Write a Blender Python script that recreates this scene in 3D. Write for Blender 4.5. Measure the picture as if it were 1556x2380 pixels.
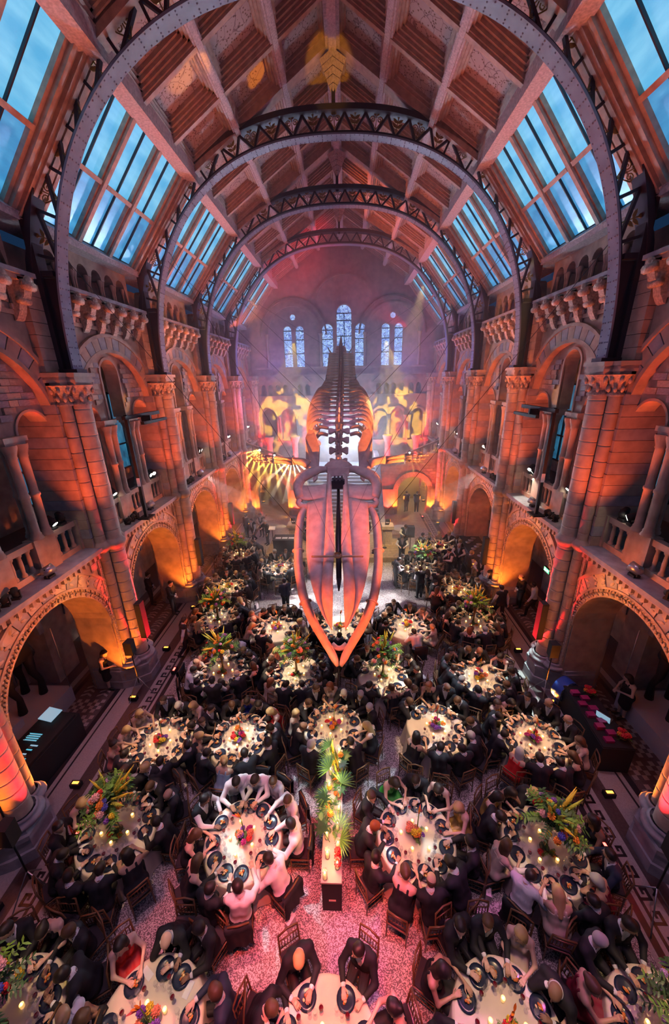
import bpy, math, random
import numpy as np
from mathutils import Vector, Matrix, Euler
PI = math.pi
for o in list(bpy.data.objects):
    bpy.data.objects.remove(o)
SC = bpy.context.scene
COL = SC.collection

# ------------------------------------------------------------------ camera
CAMZ, PITCH, YAW, ROLL, FPX = 10.0, 0.349, 0.036, -0.02, 852.8
def make_camera():
    cp, sp, cy, sy = math.cos(PITCH), math.sin(PITCH), math.cos(YAW), math.sin(YAW)
    fwd = Vector((-sy * cp, cy * cp, -sp))
    r0 = Vector((cy, sy, 0)); u0 = r0.cross(fwd)
    c, s = math.cos(ROLL), math.sin(ROLL)
    r = c * r0 + s * u0; u = -s * r0 + c * u0
    cd = bpy.data.cameras.new('camera'); co = bpy.data.objects.new('camera', cd); COL.objects.link(co)
    m = Matrix((r, u, -fwd)).transposed().to_4x4(); m.translation = Vector((0.333, 0, CAMZ))
    co.matrix_world = m
    cd.sensor_fit = 'VERTICAL'; cd.sensor_height = 36; cd.lens = FPX / 2380 * 36
    cd.clip_start = .05; cd.clip_end = 200
    SC.camera = co
make_camera()
SC.view_settings.view_transform = 'Standard'; SC.view_settings.look = 'None'
SC.view_settings.gamma = 1; SC.view_settings.use_curve_mapping = False
EXPOSURE = 0.2
SC.view_settings.exposure = EXPOSURE
cyc = SC.cycles
cyc.use_denoising = True
cyc.use_adaptive_sampling = True; cyc.adaptive_threshold = .2; cyc.adaptive_min_samples = 16
cyc.max_bounces = 4; cyc.diffuse_bounces = 1; cyc.glossy_bounces = 2; cyc.transmission_bounces = 4
cyc.transparent_max_bounces = 6; cyc.volume_bounces = 0
cyc.sample_clamp_indirect = 4.0; cyc.sample_clamp_direct = 0
cyc.caustics_reflective = False; cyc.caustics_refractive = False
w = bpy.data.worlds.new('dusk'); SC.world = w; w.use_nodes = True
w.node_tree.nodes['Background'].inputs[0].default_value = (.05, .16, .42, 1)
w.node_tree.nodes['Background'].inputs[1].default_value = .12

# ------------------------------------------------------------------ lights
def look_rot(d):
    return Vector(d).to_track_quat('-Z', 'Y').to_euler()
def spot(loc, target, col, power, deg=40, blend=.4, r=.05, gobo=None):
    l = bpy.data.lights.new('spot_lamp', 'SPOT'); l.energy = power; l.color = col
    l.spot_size = math.radians(deg); l.spot_blend = blend; l.shadow_soft_size = r
    o = bpy.data.objects.new('spot_lamp', l); COL.objects.link(o); o.location = loc
    o.rotation_euler = look_rot(Vector(target) - Vector(loc))
    if gobo:
        l.use_nodes = True; nt = l.node_tree; em = nt.nodes['Emission']
        tc = nt.nodes.new('ShaderNodeTexCoord'); mp = nt.nodes.new('ShaderNodeMapping')
        mp.inputs['Scale'].default_value = (gobo, gobo, gobo)
        mp.inputs['Location'].default_value = (random.random() * 9, random.random() * 9, 0)
        nz = nt.nodes.new('ShaderNodeTexNoise'); nz.inputs['Scale'].default_value = 1; nz.inputs['Detail'].default_value = 1
        cr = nt.nodes.new('ShaderNodeValToRGB'); cr.color_ramp.elements[0].position = .5; cr.color_ramp.elements[1].position = .54
        nt.links.new(tc.outputs['Normal'], mp.inputs[0]); nt.links.new(mp.outputs[0], nz.inputs['Vector'])
        nt.links.new(nz.outputs['Fac'], cr.inputs[0]); nt.links.new(cr.outputs[0], em.inputs['Strength'])
    return o
def point(loc, col, power, r=.1):
    l = bpy.data.lights.new('point_lamp', 'POINT'); l.energy = power; l.color = col; l.shadow_soft_size = r
    o = bpy.data.objects.new('point_lamp', l); COL.objects.link(o); o.location = loc
    return o
def area(loc, target, col, power, sx, sy):
    l = bpy.data.lights.new('area_lamp', 'AREA'); l.energy = power; l.color = col; l.shape = 'RECTANGLE'; l.size = sx; l.size_y = sy
    o = bpy.data.objects.new('area_lamp', l); COL.objects.link(o); o.location = loc
    o.rotation_euler = look_rot(Vector(target) - Vector(loc))
    return o
C0, BAY = 5.226, 5.174
def cy_(i): return C0 + BAY * i
# tables: index -> (x, y)
TABLES = {1: (-5.0, 2.4), 2: (-2.76, 2.45), 3: (-.05, 2.28), 4: (2.7, 2.55), 5: (5.05, 2.5), 6: (-4.75, 5.05), 7: (-1.95, 4.94), 8: (1.76, 5.04), 9: (4.38, 4.9),
          10: (-4.79, 7.13), 11: (-2.66, 7.28), 12: (-.1, 7.65), 13: (2.8, 7.69), 14: (5.3, 7.33), 15: (-3.89, 9.72), 16: (-1.39, 9.65), 17: (1.48, 9.58), 18: (4.61, 9.52),
          19: (-5.0, 12.55), 20: (-2.46, 12.01), 21: (.02, 12.02), 22: (2.65, 12.16), 23: (5.3, 12.31), 24: (-5.3, 15.0), 25: (5.4, 14.75), 26: (-5.7, 18.3), 27: (-3.2, 16.95), 28: (4.1, 16.7), 29: (5.7, 19.4)}
URN = {1, 5, 6, 9, 15, 16, 17, 19, 23, 26, 28}
ORG, RED, AMB = (1, .22, .02), (1, .012, .02), (1, .42, .08)
for s in (-1, 1):
    for i in range(0, 6):
        y = cy_(i)
        spot((s * 6.02, y + .05, .25), (s * 6.86, y, 2.6), RED, 4200, 26, .6)
        for q in (-1, 1):
            spot((s * 6.86, y + q * 1.2, .3), (s * 7.7, y + q * .72, 3.6), ORG, 620, 74, .7)
        if i < 5:
            yc = y + BAY / 2
            for q in (-1, 1):
                spot((s * 6.55, yc + q * .5, 5.5), (s * 7.0, yc + q * 2.5, 8.9), (1, .12, .03), 430, 62, .9)
                spot((s * 6.9, yc + q * 1.2, 5.5), (s * 7.2, yc + q * .9, 12.2), (1, .13, .035), 430, 46, .8)
            spot((s * 6.6, yc, 12.7), (-s * 2.4, yc + .6, 18.4), (1, .12, .08), 135, 80, .8)
            spot((-s * 6.7, yc, 5.6), (s * 7.3, yc, 4.2), (1, .18, .03), 6500, 20, .9)
            point((s * 4.2, yc, 11.3), (.85, .3, .45), 11, .6)  # pink fill added in mid-air, no fixture
for k, (x, y) in TABLES.items():
    sx = 1 if x > 0 else -1
    over = abs(x) < 2.2 and y > 7
    src = (x + sx * (4.2 if over else .6), y + (.6 if not over else 0), 13.5)
    if k in (16, 17, 21): src = (sx * 6.5, y + .6, 8.4)
    d = math.dist(src, (x, y, .8))
    spot(src, (x, y, .8), (1, .66, .28) if k not in (20, 21, 22, 28, 15, 16, 17) else (1, .8, .5), 4700 if y > 5.5 else 2300, math.degrees(2 * math.atan(1.06 / d)), .35, .06)
# floor washes
spot((.3, .5, 14.0), (-.1, 3.9, 0), (1, .1, .08), 9500, 20, .9)
spot((-3.5, 5, 14), (-1.2, 3.6, 0), (1, .2, .2), 5200, 26, .9, gobo=14)
spot((4, 6, 14), (1.6, 2.6, 0), (.75, .15, .5), 3200, 30, .9, gobo=14)
spot((5.5, 12, 12.6), (3.2, 8.6, 0), (.6, .9, 1), 5200, 15, .4, gobo=16)
spot((-5.5, 9, 12.6), (-1.0, 5.8, 0), (.65, .9, 1), 4800, 20, .4, gobo=20)
spot((5.5, 9, 12.6), (.9, 5.9, 0), (.65, .9, 1), 4200, 16, .4, gobo=18)
spot((6.3, 13.4, 8.9), (6.25, 9.6, 0), (.7, 1, .95), 6000, 15, .3, gobo=20)
for sx in (-1, 1): spot((sx * 6.5, 17.2, 5.7), (-sx * .6, 15.0, 0), (1, .95, .93), 6500, 44, .5, gobo=9)
for y in (3, 9, 15): point((0, y, 8.2), (.55, .3, .75), 72, 1.)  # unseen purple fill points added above the tables
# whale
for sx in (-1, 1):
    spot((sx * 6.6, 4.6, 5.6), (sx * .3, 8.7, 3.4), (1, .12, .025), 5200, 22, 1.)
    spot((sx * 6.6, 6.5, 5.6), (sx * 1.2, 10.8, 4.9), (1, .12, .03), 5200, 25, .9)
    spot((sx * 6.7, 11.2, 5.6), (sx * .9, 14.0, 7.5), (1, .19, .03), 6500, 26, .7)
    spot((sx * 6.5, 15.6, 5.6), (sx * .6, 16.6, 8.2), (1, .2, .05), 3000, 34, .7)
spot((0, 5.5, 15.8), (0, 11.5, 5.8), (.62, .42, .75), 1300, 30, .9)
# far end
for x in (-1.1, 1.1): point((x, 28.8, 5.4), (.5, .72, 1), 360, .3)
spot((.0, 29.0, 5.2), (0, 20, 8.0), (.6, .75, 1), 5200, 90, .9, .4)
point((-4.5, 27, 11.0), (.3, .22, 1), 210, .8); point((4.5, 27, 11.0), (.3, .22, 1), 210, .8); point((-6, 25.5, 8.5), (1, .2, .5), 60, .5)  # points added in mid-air so the far haze glows purple and rose
for sx in (-1, 1): spot((sx * 2.5, 22, 12.0), (sx * 4.6, 31.4, 7.0), (1, .68, .05), 16000, 25, .15, gobo=11)
for x in (-6.0, -3.9, 3.7, 6.0): spot((x, 29.4, 3.6), (x, 30.6, 5.0), RED, 900, 60, .5)
for sx in (-1, 1):
    for x in (3.5, 7.0): spot((sx * x, 26.3, .2), (sx * x, 27.1, 1.6), (1, .04, .03), 700, 60, .5)
    for x in (4.15, 6.6): spot((sx * x, 26.5, .2), (sx * x, 27.1, 2.6), ORG, 420, 80, .5)
    if sx > 0: spot((sx * 6.2, 25.2, 1.5), (sx * 6.0, 27, 4.0), (1, .1, .05), 420, 80, .6)
    point((sx * 5.4, 29.2, 2.7), (1, .72, .2), 90 if sx > 0 else 12, .2)
HEADS = [(-6.0, 26.3, 5.25), (-4.95, 26.3, 4.85), (-3.6, 26.3, 4.6), (4.9, 26.3, 4.9), (7.0, 26.3, 5.5)]
BEAMS = []
for n, h in enumerate(HEADS):
    for k in range(6):
        a = -1.45 + k * .36 if n == 0 else -.95 + .38 * k
        L = (4.2, 3.6, 3.2, 1.6, 1.6)[n]; w_ = 7.5 if n < 3 else 5
        d = Vector((math.sin(a), -.42, -math.cos(a) - .05)).normalized()
        spot(h, Vector(h) + d * 5, (1, .58, .06) if n != 2 else (1, .82, .5), 7500 if n < 3 else 1500, w_ + .6, .25, .01); BEAMS.append((h, d, L, w_))
for px, y in ((-3.0, 21.2), (3.1, 20.6)):
    for k in range(4):
        d = Vector((-1 if px < 0 else 1, .1, -.1 + .13 * k)).normalized(); h = (px + .2 * d.x, y, 1.9)
        spot(h, Vector(h) + d * 4, (1, .36, .03), 700, 4.2, .25, .01); BEAMS.append((h, d, 2.6, 4.2))
# gobo discs on the ceiling, pendant
spot((5.8, 8, 12.6), (-3.82, 12.75, 17.55), (1, .38, .02), 5200, 4.4, .12)
spot((5.8, 9, 12.6), (-2.25, 14.75, 18.6), (1, .32, .01), 5200, 3.2, .12)
spot((.6, 8, 12.0), (-.1, 15.5, 19.0), (1, .42, .02), 1800, 9, .3)
spot((-6, 22, 12.7), (3.1, 23.2, 17.8), (1, .16, .03), 3600, 40, .6)
spot((4, 24, 12.7), (-3.0, 28.8, 17.8), (1, .015, .04), 3200, 40, .6)
spot((7.15, 14.2, 6.6), (7.55, 13.9, 5.4), (1, .97, .8), 90, 70, .5)
for s in (-1, 1):   # small amber gobo discs thrown across the hall
    spot((-s * 6.8, 12.4, 8.6), (s * 7.8, 13.62, 9.3), (1, .4, .03), 3600, 2.6, .1)
    spot((-s * 6.8, 12.9, 5.7), (s * 7.3, 12.7, 4.95), (1, .5, .06), 2800, 3.4, .1)
    spot((-s * 6.8, 7.8, 5.7), (s * 7.3, 8.5, 4.55), (1, .42, .05), 3200, 5.0, .1)
spot((3.2, 15.5, 13.2), (1.2, 20.4, .3), (1, .72, .3), 5200, 34, .6)
spot((-3.2, 15.5, 13.2), (-2.2, 20.6, .3), (1, .6, .22), 3200, 30, .6)
spot((4.2, 18.0, 9.0), (2.9, 20.9, 1.0), (1, .72, .25), 900, 14, .5)
for sx in (-1, 1):   # dim rose fill added under the roof, no fixture, to brighten the diners
    spot((sx * 3.2, 2.5, 15.6), (sx * 2.4, 3.6, 0), (.75, .38, .6), 1700, 50, .9, .3)
    spot((sx * 5.2, 8.5, 15.2), (sx * 4.9, 8.8, 0), (.75, .4, .62), 1500, 34, .9, .3)


# ------------------------------------------------------------------ materials
MATS = {}
def mat(name, col, rough=.6, metal=0., var=0., scale=8., bump=0., emit=None, estr=1., alpha=None, col2=None, trans=0.):
    if name in MATS: return MATS[name]
    m = bpy.data.materials.new(name); m.use_nodes = True; nt = m.node_tree; b = nt.nodes['Principled BSDF']
    b.inputs['Base Color'].default_value = (*col, 1); b.inputs['Roughness'].default_value = rough; b.inputs['Metallic'].default_value = metal
    if trans: b.inputs['Transmission Weight'].default_value = trans
    if emit: b.inputs['Emission Color'].default_value = (*emit, 1); b.inputs['Emission Strength'].default_value = estr
    if alpha is not None: b.inputs['Alpha'].default_value = alpha
    if var or bump or col2:
        tc = nt.nodes.new('ShaderNodeTexCoord'); nz = nt.nodes.new('ShaderNodeTexNoise')
        nz.inputs['Scale'].default_value = scale; nz.inputs['Detail'].default_value = 4
        nt.links.new(tc.outputs['Object'], nz.inputs['Vector'])
        if var or col2:
            cr = nt.nodes.new('ShaderNodeValToRGB'); e = cr.color_ramp.elements
            e[0].position = .3; e[1].position = .7
            e[0].color = (*(c * (1 - var) for c in col), 1); e[1].color = (*(col2 or [min(1, c * (1 + var)) for c in col]), 1)
            nt.links.new(nz.outputs['Fac'], cr.inputs[0]); nt.links.new(cr.outputs[0], b.inputs['Base Color'])
        if bump:
            bp = nt.nodes.new('ShaderNodeBump'); bp.inputs['Strength'].default_value = bump; bp.inputs['Distance'].default_value = .02
            nt.links.new(nz.outputs['Fac'], bp.inputs['Height']); nt.links.new(bp.outputs[0], b.inputs['Normal'])
    MATS[name] = m
    return m

# ------------------------------------------------------------------ mesh builder
class MB:
    def __init__(s): s.v = []; s.f = []; s.m = []; s.sm = []
    def add(s, v, f, m=0, sm=False):
        n = len(s.v); s.v.extend([tuple(p) for p in v]); s.f.extend([tuple(n + i for i in q) for q in f])
        s.m.extend([m] * len(f)); s.sm.extend([sm] * len(f)); return s
    def box(s, x0, x1, y0, y1, z0, z1, m=0):
        v = [(x, y, z) for x in (x0, x1) for y in (y0, y1) for z in (z0, z1)]
        return s.add(v, [(0, 1, 3, 2), (4, 6, 7, 5), (0, 4, 5, 1), (2, 3, 7, 6), (0, 2, 6, 4), (1, 5, 7, 3)], m)
    def bar(s, a, b, w, h, m=0, up=(0, 0, 1)):
        a = Vector(a); b = Vector(b); d = (b - a)
        if d.length < 1e-6: return s
        d.normalize(); u = Vector(up)
        sd = d.cross(u)
        if sd.length < 1e-4: sd = d.cross(Vector((1, 0, 0)))
        sd.normalize(); u = sd.cross(d)
        v = [p + sd * (i * w / 2) + u * (j * h / 2) for p in (a, b) for i in (-1, 1) for j in (-1, 1)]
        return s.add(v, [(0, 1, 3, 2), (4, 6, 7, 5), (0, 4, 5, 1), (2, 3, 7, 6), (0, 2, 6, 4), (1, 5, 7, 3)], m)
    def tube(s, pts, rad, n=8, m=0, cap=True, sm=True, flat=1., up=None):
        pts = [Vector(p) for p in pts]; N = len(pts)
        if not hasattr(rad, '__len__'): rad = [rad] * N
        T = [(pts[min(i + 1, N - 1)] - pts[max(i - 1, 0)]).normalized() for i in range(N)]
        ref = Vector(up) if up else (Vector((0, 0, 1)) if abs(T[0].z) < .9 else Vector((1, 0, 0)))
        v = []
        for i in range(N):
            a = ref - T[i] * ref.dot(T[i])
            if a.length < 1e-5: a = T[i].orthogonal()
            a.normalize(); ref = a if not up else ref
            b = T[i].cross(a)
            for k in range(n):
                t = 2 * PI * k / n
                v.append(pts[i] + a * (math.cos(t) * rad[i] * flat) + b * (math.sin(t) * rad[i]))
        f = [(i * n + k, i * n + (k + 1) % n, (i + 1) * n + (k + 1) % n, (i + 1) * n + k) for i in range(N - 1) for k in range(n)]
        if cap: f += [tuple(range(n))[::-1], tuple((N - 1) * n + k for k in range(n))]
        return s.add(v, f, m, sm)
    def lathe(s, prof, c=(0, 0, 0), n=16, m=0, sm=True, a0=0, a1=2 * PI):
        full = abs(a1 - a0 - 2 * PI) < 1e-6; K = n if full else n + 1
        v = [(c[0] + r * math.cos(a0 + (a1 - a0) * k / n), c[1] + r * math.sin(a0 + (a1 - a0) * k / n), c[2] + z) for r, z in prof for k in range(K)]
        f = [(i * K + k, i * K + (k + 1) % K, (i + 1) * K + (k + 1) % K, (i + 1) * K + k) for i in range(len(prof) - 1) for k in range(n)]
        return s.add(v, f, m, sm)
    def prism(s, poly, fn, h0, h1, m=0):
        n = len(poly)
        v = [fn(a, b, h0) for a, b in poly] + [fn(a, b, h1) for a, b in poly]
        f = [tuple(range(n))[::-1], tuple(range(n, 2 * n))] + [(k, (k + 1) % n, n + (k + 1) % n, n + k) for k in range(n)]
        return s.add(v, f, m)
    def ball(s, c, r, n=8, k=6, m=0, M=None):
        if not hasattr(r, '__len__'): r = (r, r, r)
        v = []
        for i in range(k + 1):
            t = PI * i / k
            for j in range(n):
                p = Vector((r[0] * math.sin(t) * math.cos(2 * PI * j / n), r[1] * math.sin(t) * math.sin(2 * PI * j / n), r[2] * math.cos(t)))
                if M: p = M @ p
                v.append(p + Vector(c))
        f = [(i * n + j, i * n + (j + 1) % n, (i + 1) * n + (j + 1) % n, (i + 1) * n + j) for i in range(k) for j in range(n)]
        return s.add(v, f, m, True)
    def mesh(s, name, mats):
        me = bpy.data.meshes.new(name); me.from_pydata(s.v, [], s.f)
        for x in (mats if isinstance(mats, (list, tuple)) else [mats]): me.materials.append(x)
        me.polygons.foreach_set('material_index', s.m); me.polygons.foreach_set('use_smooth', s.sm)
        me.update(); return me
    def build(s, name, mats, parent=None, kind=None, label=None, loc=None):
        return obj(name, s.mesh(name, mats), parent, kind, label, loc)
def obj(name, me, parent=None, kind=None, label=None, loc=None, rz=None, scale=None):
    o = bpy.data.objects.new(name, me); COL.objects.link(o)
    if parent is not None: o.parent = parent
    if kind: o['kind'] = kind
    if label: o['label'] = label
    if loc is not None: o.location = loc
    if rz is not None: o.rotation_euler = (0, 0, rz) if not hasattr(rz, '__len__') else rz
    if scale is not None: o.scale = scale
    return o
def tag(o, label, cat, group=None):
    o['label'] = label; o['category'] = cat
    if group: o['group'] = group
    return o
def thing(name, label, cat, loc=(0, 0, 0), rz=0, group=None):
    o = obj(name, None, None, None, None, loc, rz)
    return tag(o, label, cat, group)
KIDS = {}
def kids(o):
    return [c for c in o.children]
def snapshot(root):
    """a thing's tree as plain tuples, so that many copies need no slow children lookups"""
    return (root, [(c, [g for g in c.children]) for c in root.children])
def dup(snap, loc, rz, label=None, group=None, cat=None):
    root, ch = snap
    r = root.copy(); COL.objects.link(r); r.location = loc; r.rotation_euler = (0, 0, rz) if not hasattr(rz, '__len__') else rz
    if label: r['label'] = label
    if group: r['group'] = group
    if cat: r['category'] = cat
    out = []
    for c, gs in ch:
        d = c.copy(); COL.objects.link(d); d.parent = r; out.append(d)
        for g in gs:
            e = g.copy(); COL.objects.link(e); e.parent = d
    return r, out

# ------------------------------------------------------------------ the hall
M_ST = mat('terracotta_stone', (.47, .35, .27), .8, var=.22, scale=3, bump=.15)
M_ST2 = mat('grey_blue_stone', (.36, .34, .36), .8, var=.2, scale=4, bump=.15)
M_ST3 = mat('pale_terracotta', (.58, .46, .36), .75, var=.15, scale=5, bump=.1)
M_JOINT = mat('mortar', (.2, .16, .14), .9)
M_CARVE = mat('carved_terracotta', (.55, .42, .32), .75, var=.3, scale=20, bump=.5)
M_IRON = mat('dark_painted_iron', (.035, .032, .045), .45)
M_IRON2 = mat('grey_painted_iron', (.2, .22, .3), .5, var=.15, scale=3)
M_GILT = mat('gilt_leaf', (.35, .24, .1), .4, .5)
M_WOOD = mat('moulded_timber', (.5, .36, .27), .6, var=.2, scale=6)
M_BEAM = mat('painted_beam', (.62, .52, .5), .65, var=.25, scale=18)
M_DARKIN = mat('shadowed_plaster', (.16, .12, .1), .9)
random.seed(4)

def panel_mat():
    m = mat('painted_ceiling_panel', (.42, .33, .3), .7)
    nt = m.node_tree; b = nt.nodes['Principled BSDF']
    tc = nt.nodes.new('ShaderNodeTexCoord'); oi = nt.nodes.new('ShaderNodeObjectInfo')
    mp = nt.nodes.new('ShaderNodeVectorMath'); mp.operation = 'ADD'
    nt.links.new(tc.outputs['Object'], mp.inputs[0]); nt.links.new(oi.outputs['Random'], mp.inputs[1])
    ds = nt.nodes.new('ShaderNodeTexNoise'); ds.inputs['Scale'].default_value = 2.2
    nt.links.new(mp.outputs[0], ds.inputs['Vector'])
    wv = nt.nodes.new('ShaderNodeTexVoronoi'); wv.feature = 'DISTANCE_TO_EDGE'; wv.inputs['Scale'].default_value = 4.2
    mx = nt.nodes.new('ShaderNodeMixRGB'); mx.inputs[0].default_value = .25
    nt.links.new(mp.outputs[0], mx.inputs[1]); nt.links.new(ds.outputs['Color'], mx.inputs[2]); nt.links.new(mx.outputs[0], wv.inputs['Vector'])
    cr = nt.nodes.new('ShaderNodeValToRGB'); cr.color_ramp.elements[0].position = .012; cr.color_ramp.elements[1].position = .03
    cr.color_ramp.elements[0].color = (.22, .16, .15, 1); cr.color_ramp.elements[1].color = (.46, .37, .34, 1)
    v2 = nt.nodes.new('ShaderNodeTexVoronoi'); v2.inputs['Scale'].default_value = 11
    nt.links.new(mp.outputs[0], v2.inputs['Vector'])
    c2 = nt.nodes.new('ShaderNodeValToRGB'); c2.color_ramp.elements[0].position = .22; c2.color_ramp.elements[1].position = .3
    c2.color_ramp.elements[0].color = (.4, .33, .26, 1); c2.color_ramp.elements[1].color = (1, 1, 1, 1)
    mu = nt.nodes.new('ShaderNodeMixRGB'); mu.blend_type = 'MULTIPLY'; mu.inputs[0].default_value = 1
    nt.links.new(wv.outputs[0], cr.inputs[0]); nt.links.new(v2.outputs['Distance'], c2.inputs[0])
    nt.links.new(cr.outputs[0], mu.inputs[1]); nt.links.new(c2.outputs[0], mu.inputs[2]); nt.links.new(mu.outputs[0], b.inputs['Base Color'])
    return m
def dusk_mat(name, cA, cB, strength, scale=(3, .5, .5)):
    m = mat(name, (.05, .1, .15), .3)
    nt = m.node_tree; b = nt.nodes['Principled BSDF']
    tc = nt.nodes.new('ShaderNodeTexCoord'); mp = nt.nodes.new('ShaderNodeMapping'); mp.inputs['Scale'].default_value = scale
    nz = nt.nodes.new('ShaderNodeTexNoise'); nz.inputs['Scale'].default_value = 1.2; nz.inputs['Detail'].default_value = 5
    cr = nt.nodes.new('ShaderNodeValToRGB'); cr.color_ramp.elements[0].position = .32; cr.color_ramp.elements[1].position = .68
    cr.color_ramp.elements[0].color = (*cA, 1); cr.color_ramp.elements[1].color = (*cB, 1)
    nt.links.new(tc.outputs['Object'], mp.inputs[0]); nt.links.new(mp.outputs[0], nz.inputs['Vector']); nt.links.new(nz.outputs['Fac'], cr.inputs[0])
    nt.links.new(cr.outputs[0], b.inputs['Emission Color']); b.inputs['Emission Strength'].default_value = strength
    return m
M_PANEL = panel_mat()
M_DUSK = dusk_mat('dusk_lit_glass', (.025, .2, .48), (.08, .42, .75), .8)

# --- floor
def floor_mat(name, cA, cB, scale):
    m = mat(name, cA, .45)
    nt = m.node_tree; b = nt.nodes['Principled BSDF']
    tc = nt.nodes.new('ShaderNodeTexCoord'); vo = nt.nodes.new('ShaderNodeTexVoronoi'); vo.inputs['Scale'].default_value = scale
    cr = nt.nodes.new('ShaderNodeValToRGB'); cr.color_ramp.interpolation = 'CONSTANT'
    cr.color_ramp.elements[0].color = (*cA, 1); cr.color_ramp.elements[1].color = (*cB, 1); cr.color_ramp.elements[1].position = .52
    sp = nt.nodes.new('ShaderNodeSeparateColor')
    nt.links.new(tc.outputs['Object'], vo.inputs['Vector']); nt.links.new(vo.outputs['Color'], sp.inputs[0]); nt.links.new(sp.outputs[0], cr.inputs[0])
    nt.links.new(cr.outputs[0], b.inputs['Base Color'])
    return m
M_TERR = floor_mat('mosaic_terrazzo', (.16, .13, .13), (.62, .56, .54), 70)
M_LSTRIP = mat('pale_granite_band', (.42, .37, .36), .4, var=.12, scale=30)
M_BSTRIP = mat('black_marble_band', (.03, .025, .03), .3)
M_DSTRIP = mat('brown_marble_band', (.09, .065, .065), .35, var=.2, scale=20)
M_AISLE = mat('aisle_mosaic', (.13, .1, .1), .5, var=.3, scale=40)
Y0, Y1 = cy_(-1), 31.5
fl = MB().box(-11, 11, Y0 - 1, Y1 + 9, -.2, 0).build('floor', M_TERR, kind='structure')
for s in (-1, 1):
    def strip(a, b, m, h, nm='floor_band'):
        x0, x1 = sorted((s * a, s * b))
        MB().box(x0, x1, Y0, 27, -.01, h).build(nm, m, fl)
    strip(5.84, 5.94, M_LSTRIP, .004); strip(5.94, 6.08, M_BSTRIP, .004); strip(6.08, 6.56, M_LSTRIP, .003)
    strip(6.56, 6.9, M_DSTRIP, .004); strip(6.9, 7.4, M_LSTRIP, .006); strip(7.4, 7.45, M_BSTRIP, .006)
    strip(7.45, 7.57, M_LSTRIP, .006); strip(7.57, 7.73, M_BSTRIP, .006); strip(7.73, 9.9, M_AISLE, .003); strip(9.0, 9.15, M_BSTRIP, .006); strip(9.3, 9.5, M_LSTRIP, .005)
    strip(9.6, 11, M_AISLE, .004)
# Greek key: one meander unit, repeated
kb = MB()
def kseg(a0, a1, b0, b1): kb.box(a0, a1, b0, b1, 0, .006)
kseg(-.15, -.09, 0, .36); kseg(-.15, .12, 0, .05); kseg(.06, .12, 0, .21); kseg(-.03, .12, .16, .21); kseg(-.03, .02, .1, .21)
kme = kb.mesh('key_unit', M_BSTRIP)
tb = MB()
for k in range(3):
    tb.prism([(-.18, k * .2 - .3), (.02, k * .2 - .2), (.02, k * .2 - .11), (-.18, k * .2 - .21)], lambda a, b, h: (a - .02, b, h), 0, .006)
    tb.prism([(.0, k * .2 - .2), (.2, k * .2 - .3), (.2, k * .2 - .21), (.0, k * .2 - .11)], lambda a, b, h: (a + .02, b, h), 0, .006)
tme = tb.mesh('zigzag_tile', M_LSTRIP)
sb = MB()
for a in range(4):
    for b in range(4):
        if (a + b) % 2 == 0: sb.box(a * .15 - .3, a * .15 - .15, b * .15 - .3, b * .15 - .15, 0, .006)
sme = sb.mesh('chequer_tile', M_LSTRIP)
for s in (-1, 1):
    y = 1.2
    while y < 26.5:
        obj('key_tile', kme, fl, loc=(s * 6.32, y, .003), scale=(s, 1, 1)); y += .36
    y = 1.5; k = 0
    while y < 24:
        front = 5 < y < 9.2
        for q in range(2):
            obj('pattern_tile', sme if front else tme, fl, loc=(s * (8.05 + .56 * q), y, .004), scale=(.85, .85, 1))
        y += .62

# --- side walls
def plate(mb, ys, lo, hi, xf, xb, s, m=0):
    """a wall plate between lo(y) and hi(y) with its underside carried back from xf to xb"""
    for a, b in zip(ys[:-1], ys[1:]):
        la, lb, ha, hb = lo(a + 1e-6), lo(b - 1e-6), hi(a + 1e-6), hi(b - 1e-6)
        mb.add([(s * xf, a, la), (s * xf, b, lb), (s * xf, b, hb), (s * xf, a, ha)], [(0, 1, 2, 3)], m)
        mb.add([(s * xf, a, la), (s * xf, b, lb), (s * xb, b, lb), (s * xb, a, la)], [(0, 1, 2, 3)], m, True)
def ring(mb, yc, zs, r0, r1, xf, xb, s, n=24, m=0, a0=0, a1=PI):
    v = []
    for k in range(n + 1):
        t = a0 + (a1 - a0) * k / n
        for r, x in ((r0, xf), (r1, xf), (r1, xb), (r0, xb)): v.append((s * x, yc + r * math.cos(t), zs + r * math.sin(t)))
    f = [(k * 4 + j, k * 4 + (j + 1) % 4, k * 4 + 4 + (j + 1) % 4, k * 4 + 4 + j) for k in range(n) for j in range(4)]
    mb.add(v, f, m, False)
def jamb(mb, y, z0, z1, xf, xb, s, m=0):
    mb.add([(s * xf, y, z0), (s * xb, y, z0), (s * xb, y, z1), (s * xf, y, z1)], [(0, 1, 2, 3)], m)
ARC_HW, ARC_Z = 1.9, 2.65
def shaft_profile(r, z0, z1, step=.36, j=.012):
    p = [(r, z0)]; z = z0 + step
    while z < z1 - .05:
        p += [(r, z - .035), (r, z - .014), (r - j, z - .008), (r - j, z + .008), (r, z + .014), (r, z + .035)]; z += step
    p.append((r, z1)); return p
unit = MB().box(-.5, .5, -.5, .5, -.5, .5)
blocks = [unit.mesh('stone_block', m) for m in (M_ST, M_ST2, M_ST3)]
def vous_mesh(r0, r1, da, d, m):
    mb = MB(); g = da * .46; q = 3
    for k in range(q):
        a, b = -g + 2 * g * k / q, -g + 2 * g * (k + 1) / q
        v = [(x, r * math.cos(t), r * math.sin(t)) for x in (0, d) for t in (a, b) for r in (r0, r1)]
        mb.add(v, [(0, 1, 3, 2), (4, 5, 7, 6), (0, 1, 5, 4), (2, 3, 7, 6), (1, 3, 7, 5), (0, 2, 6, 4)])
    return mb.mesh('voussoir', m)
NV = 17
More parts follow.
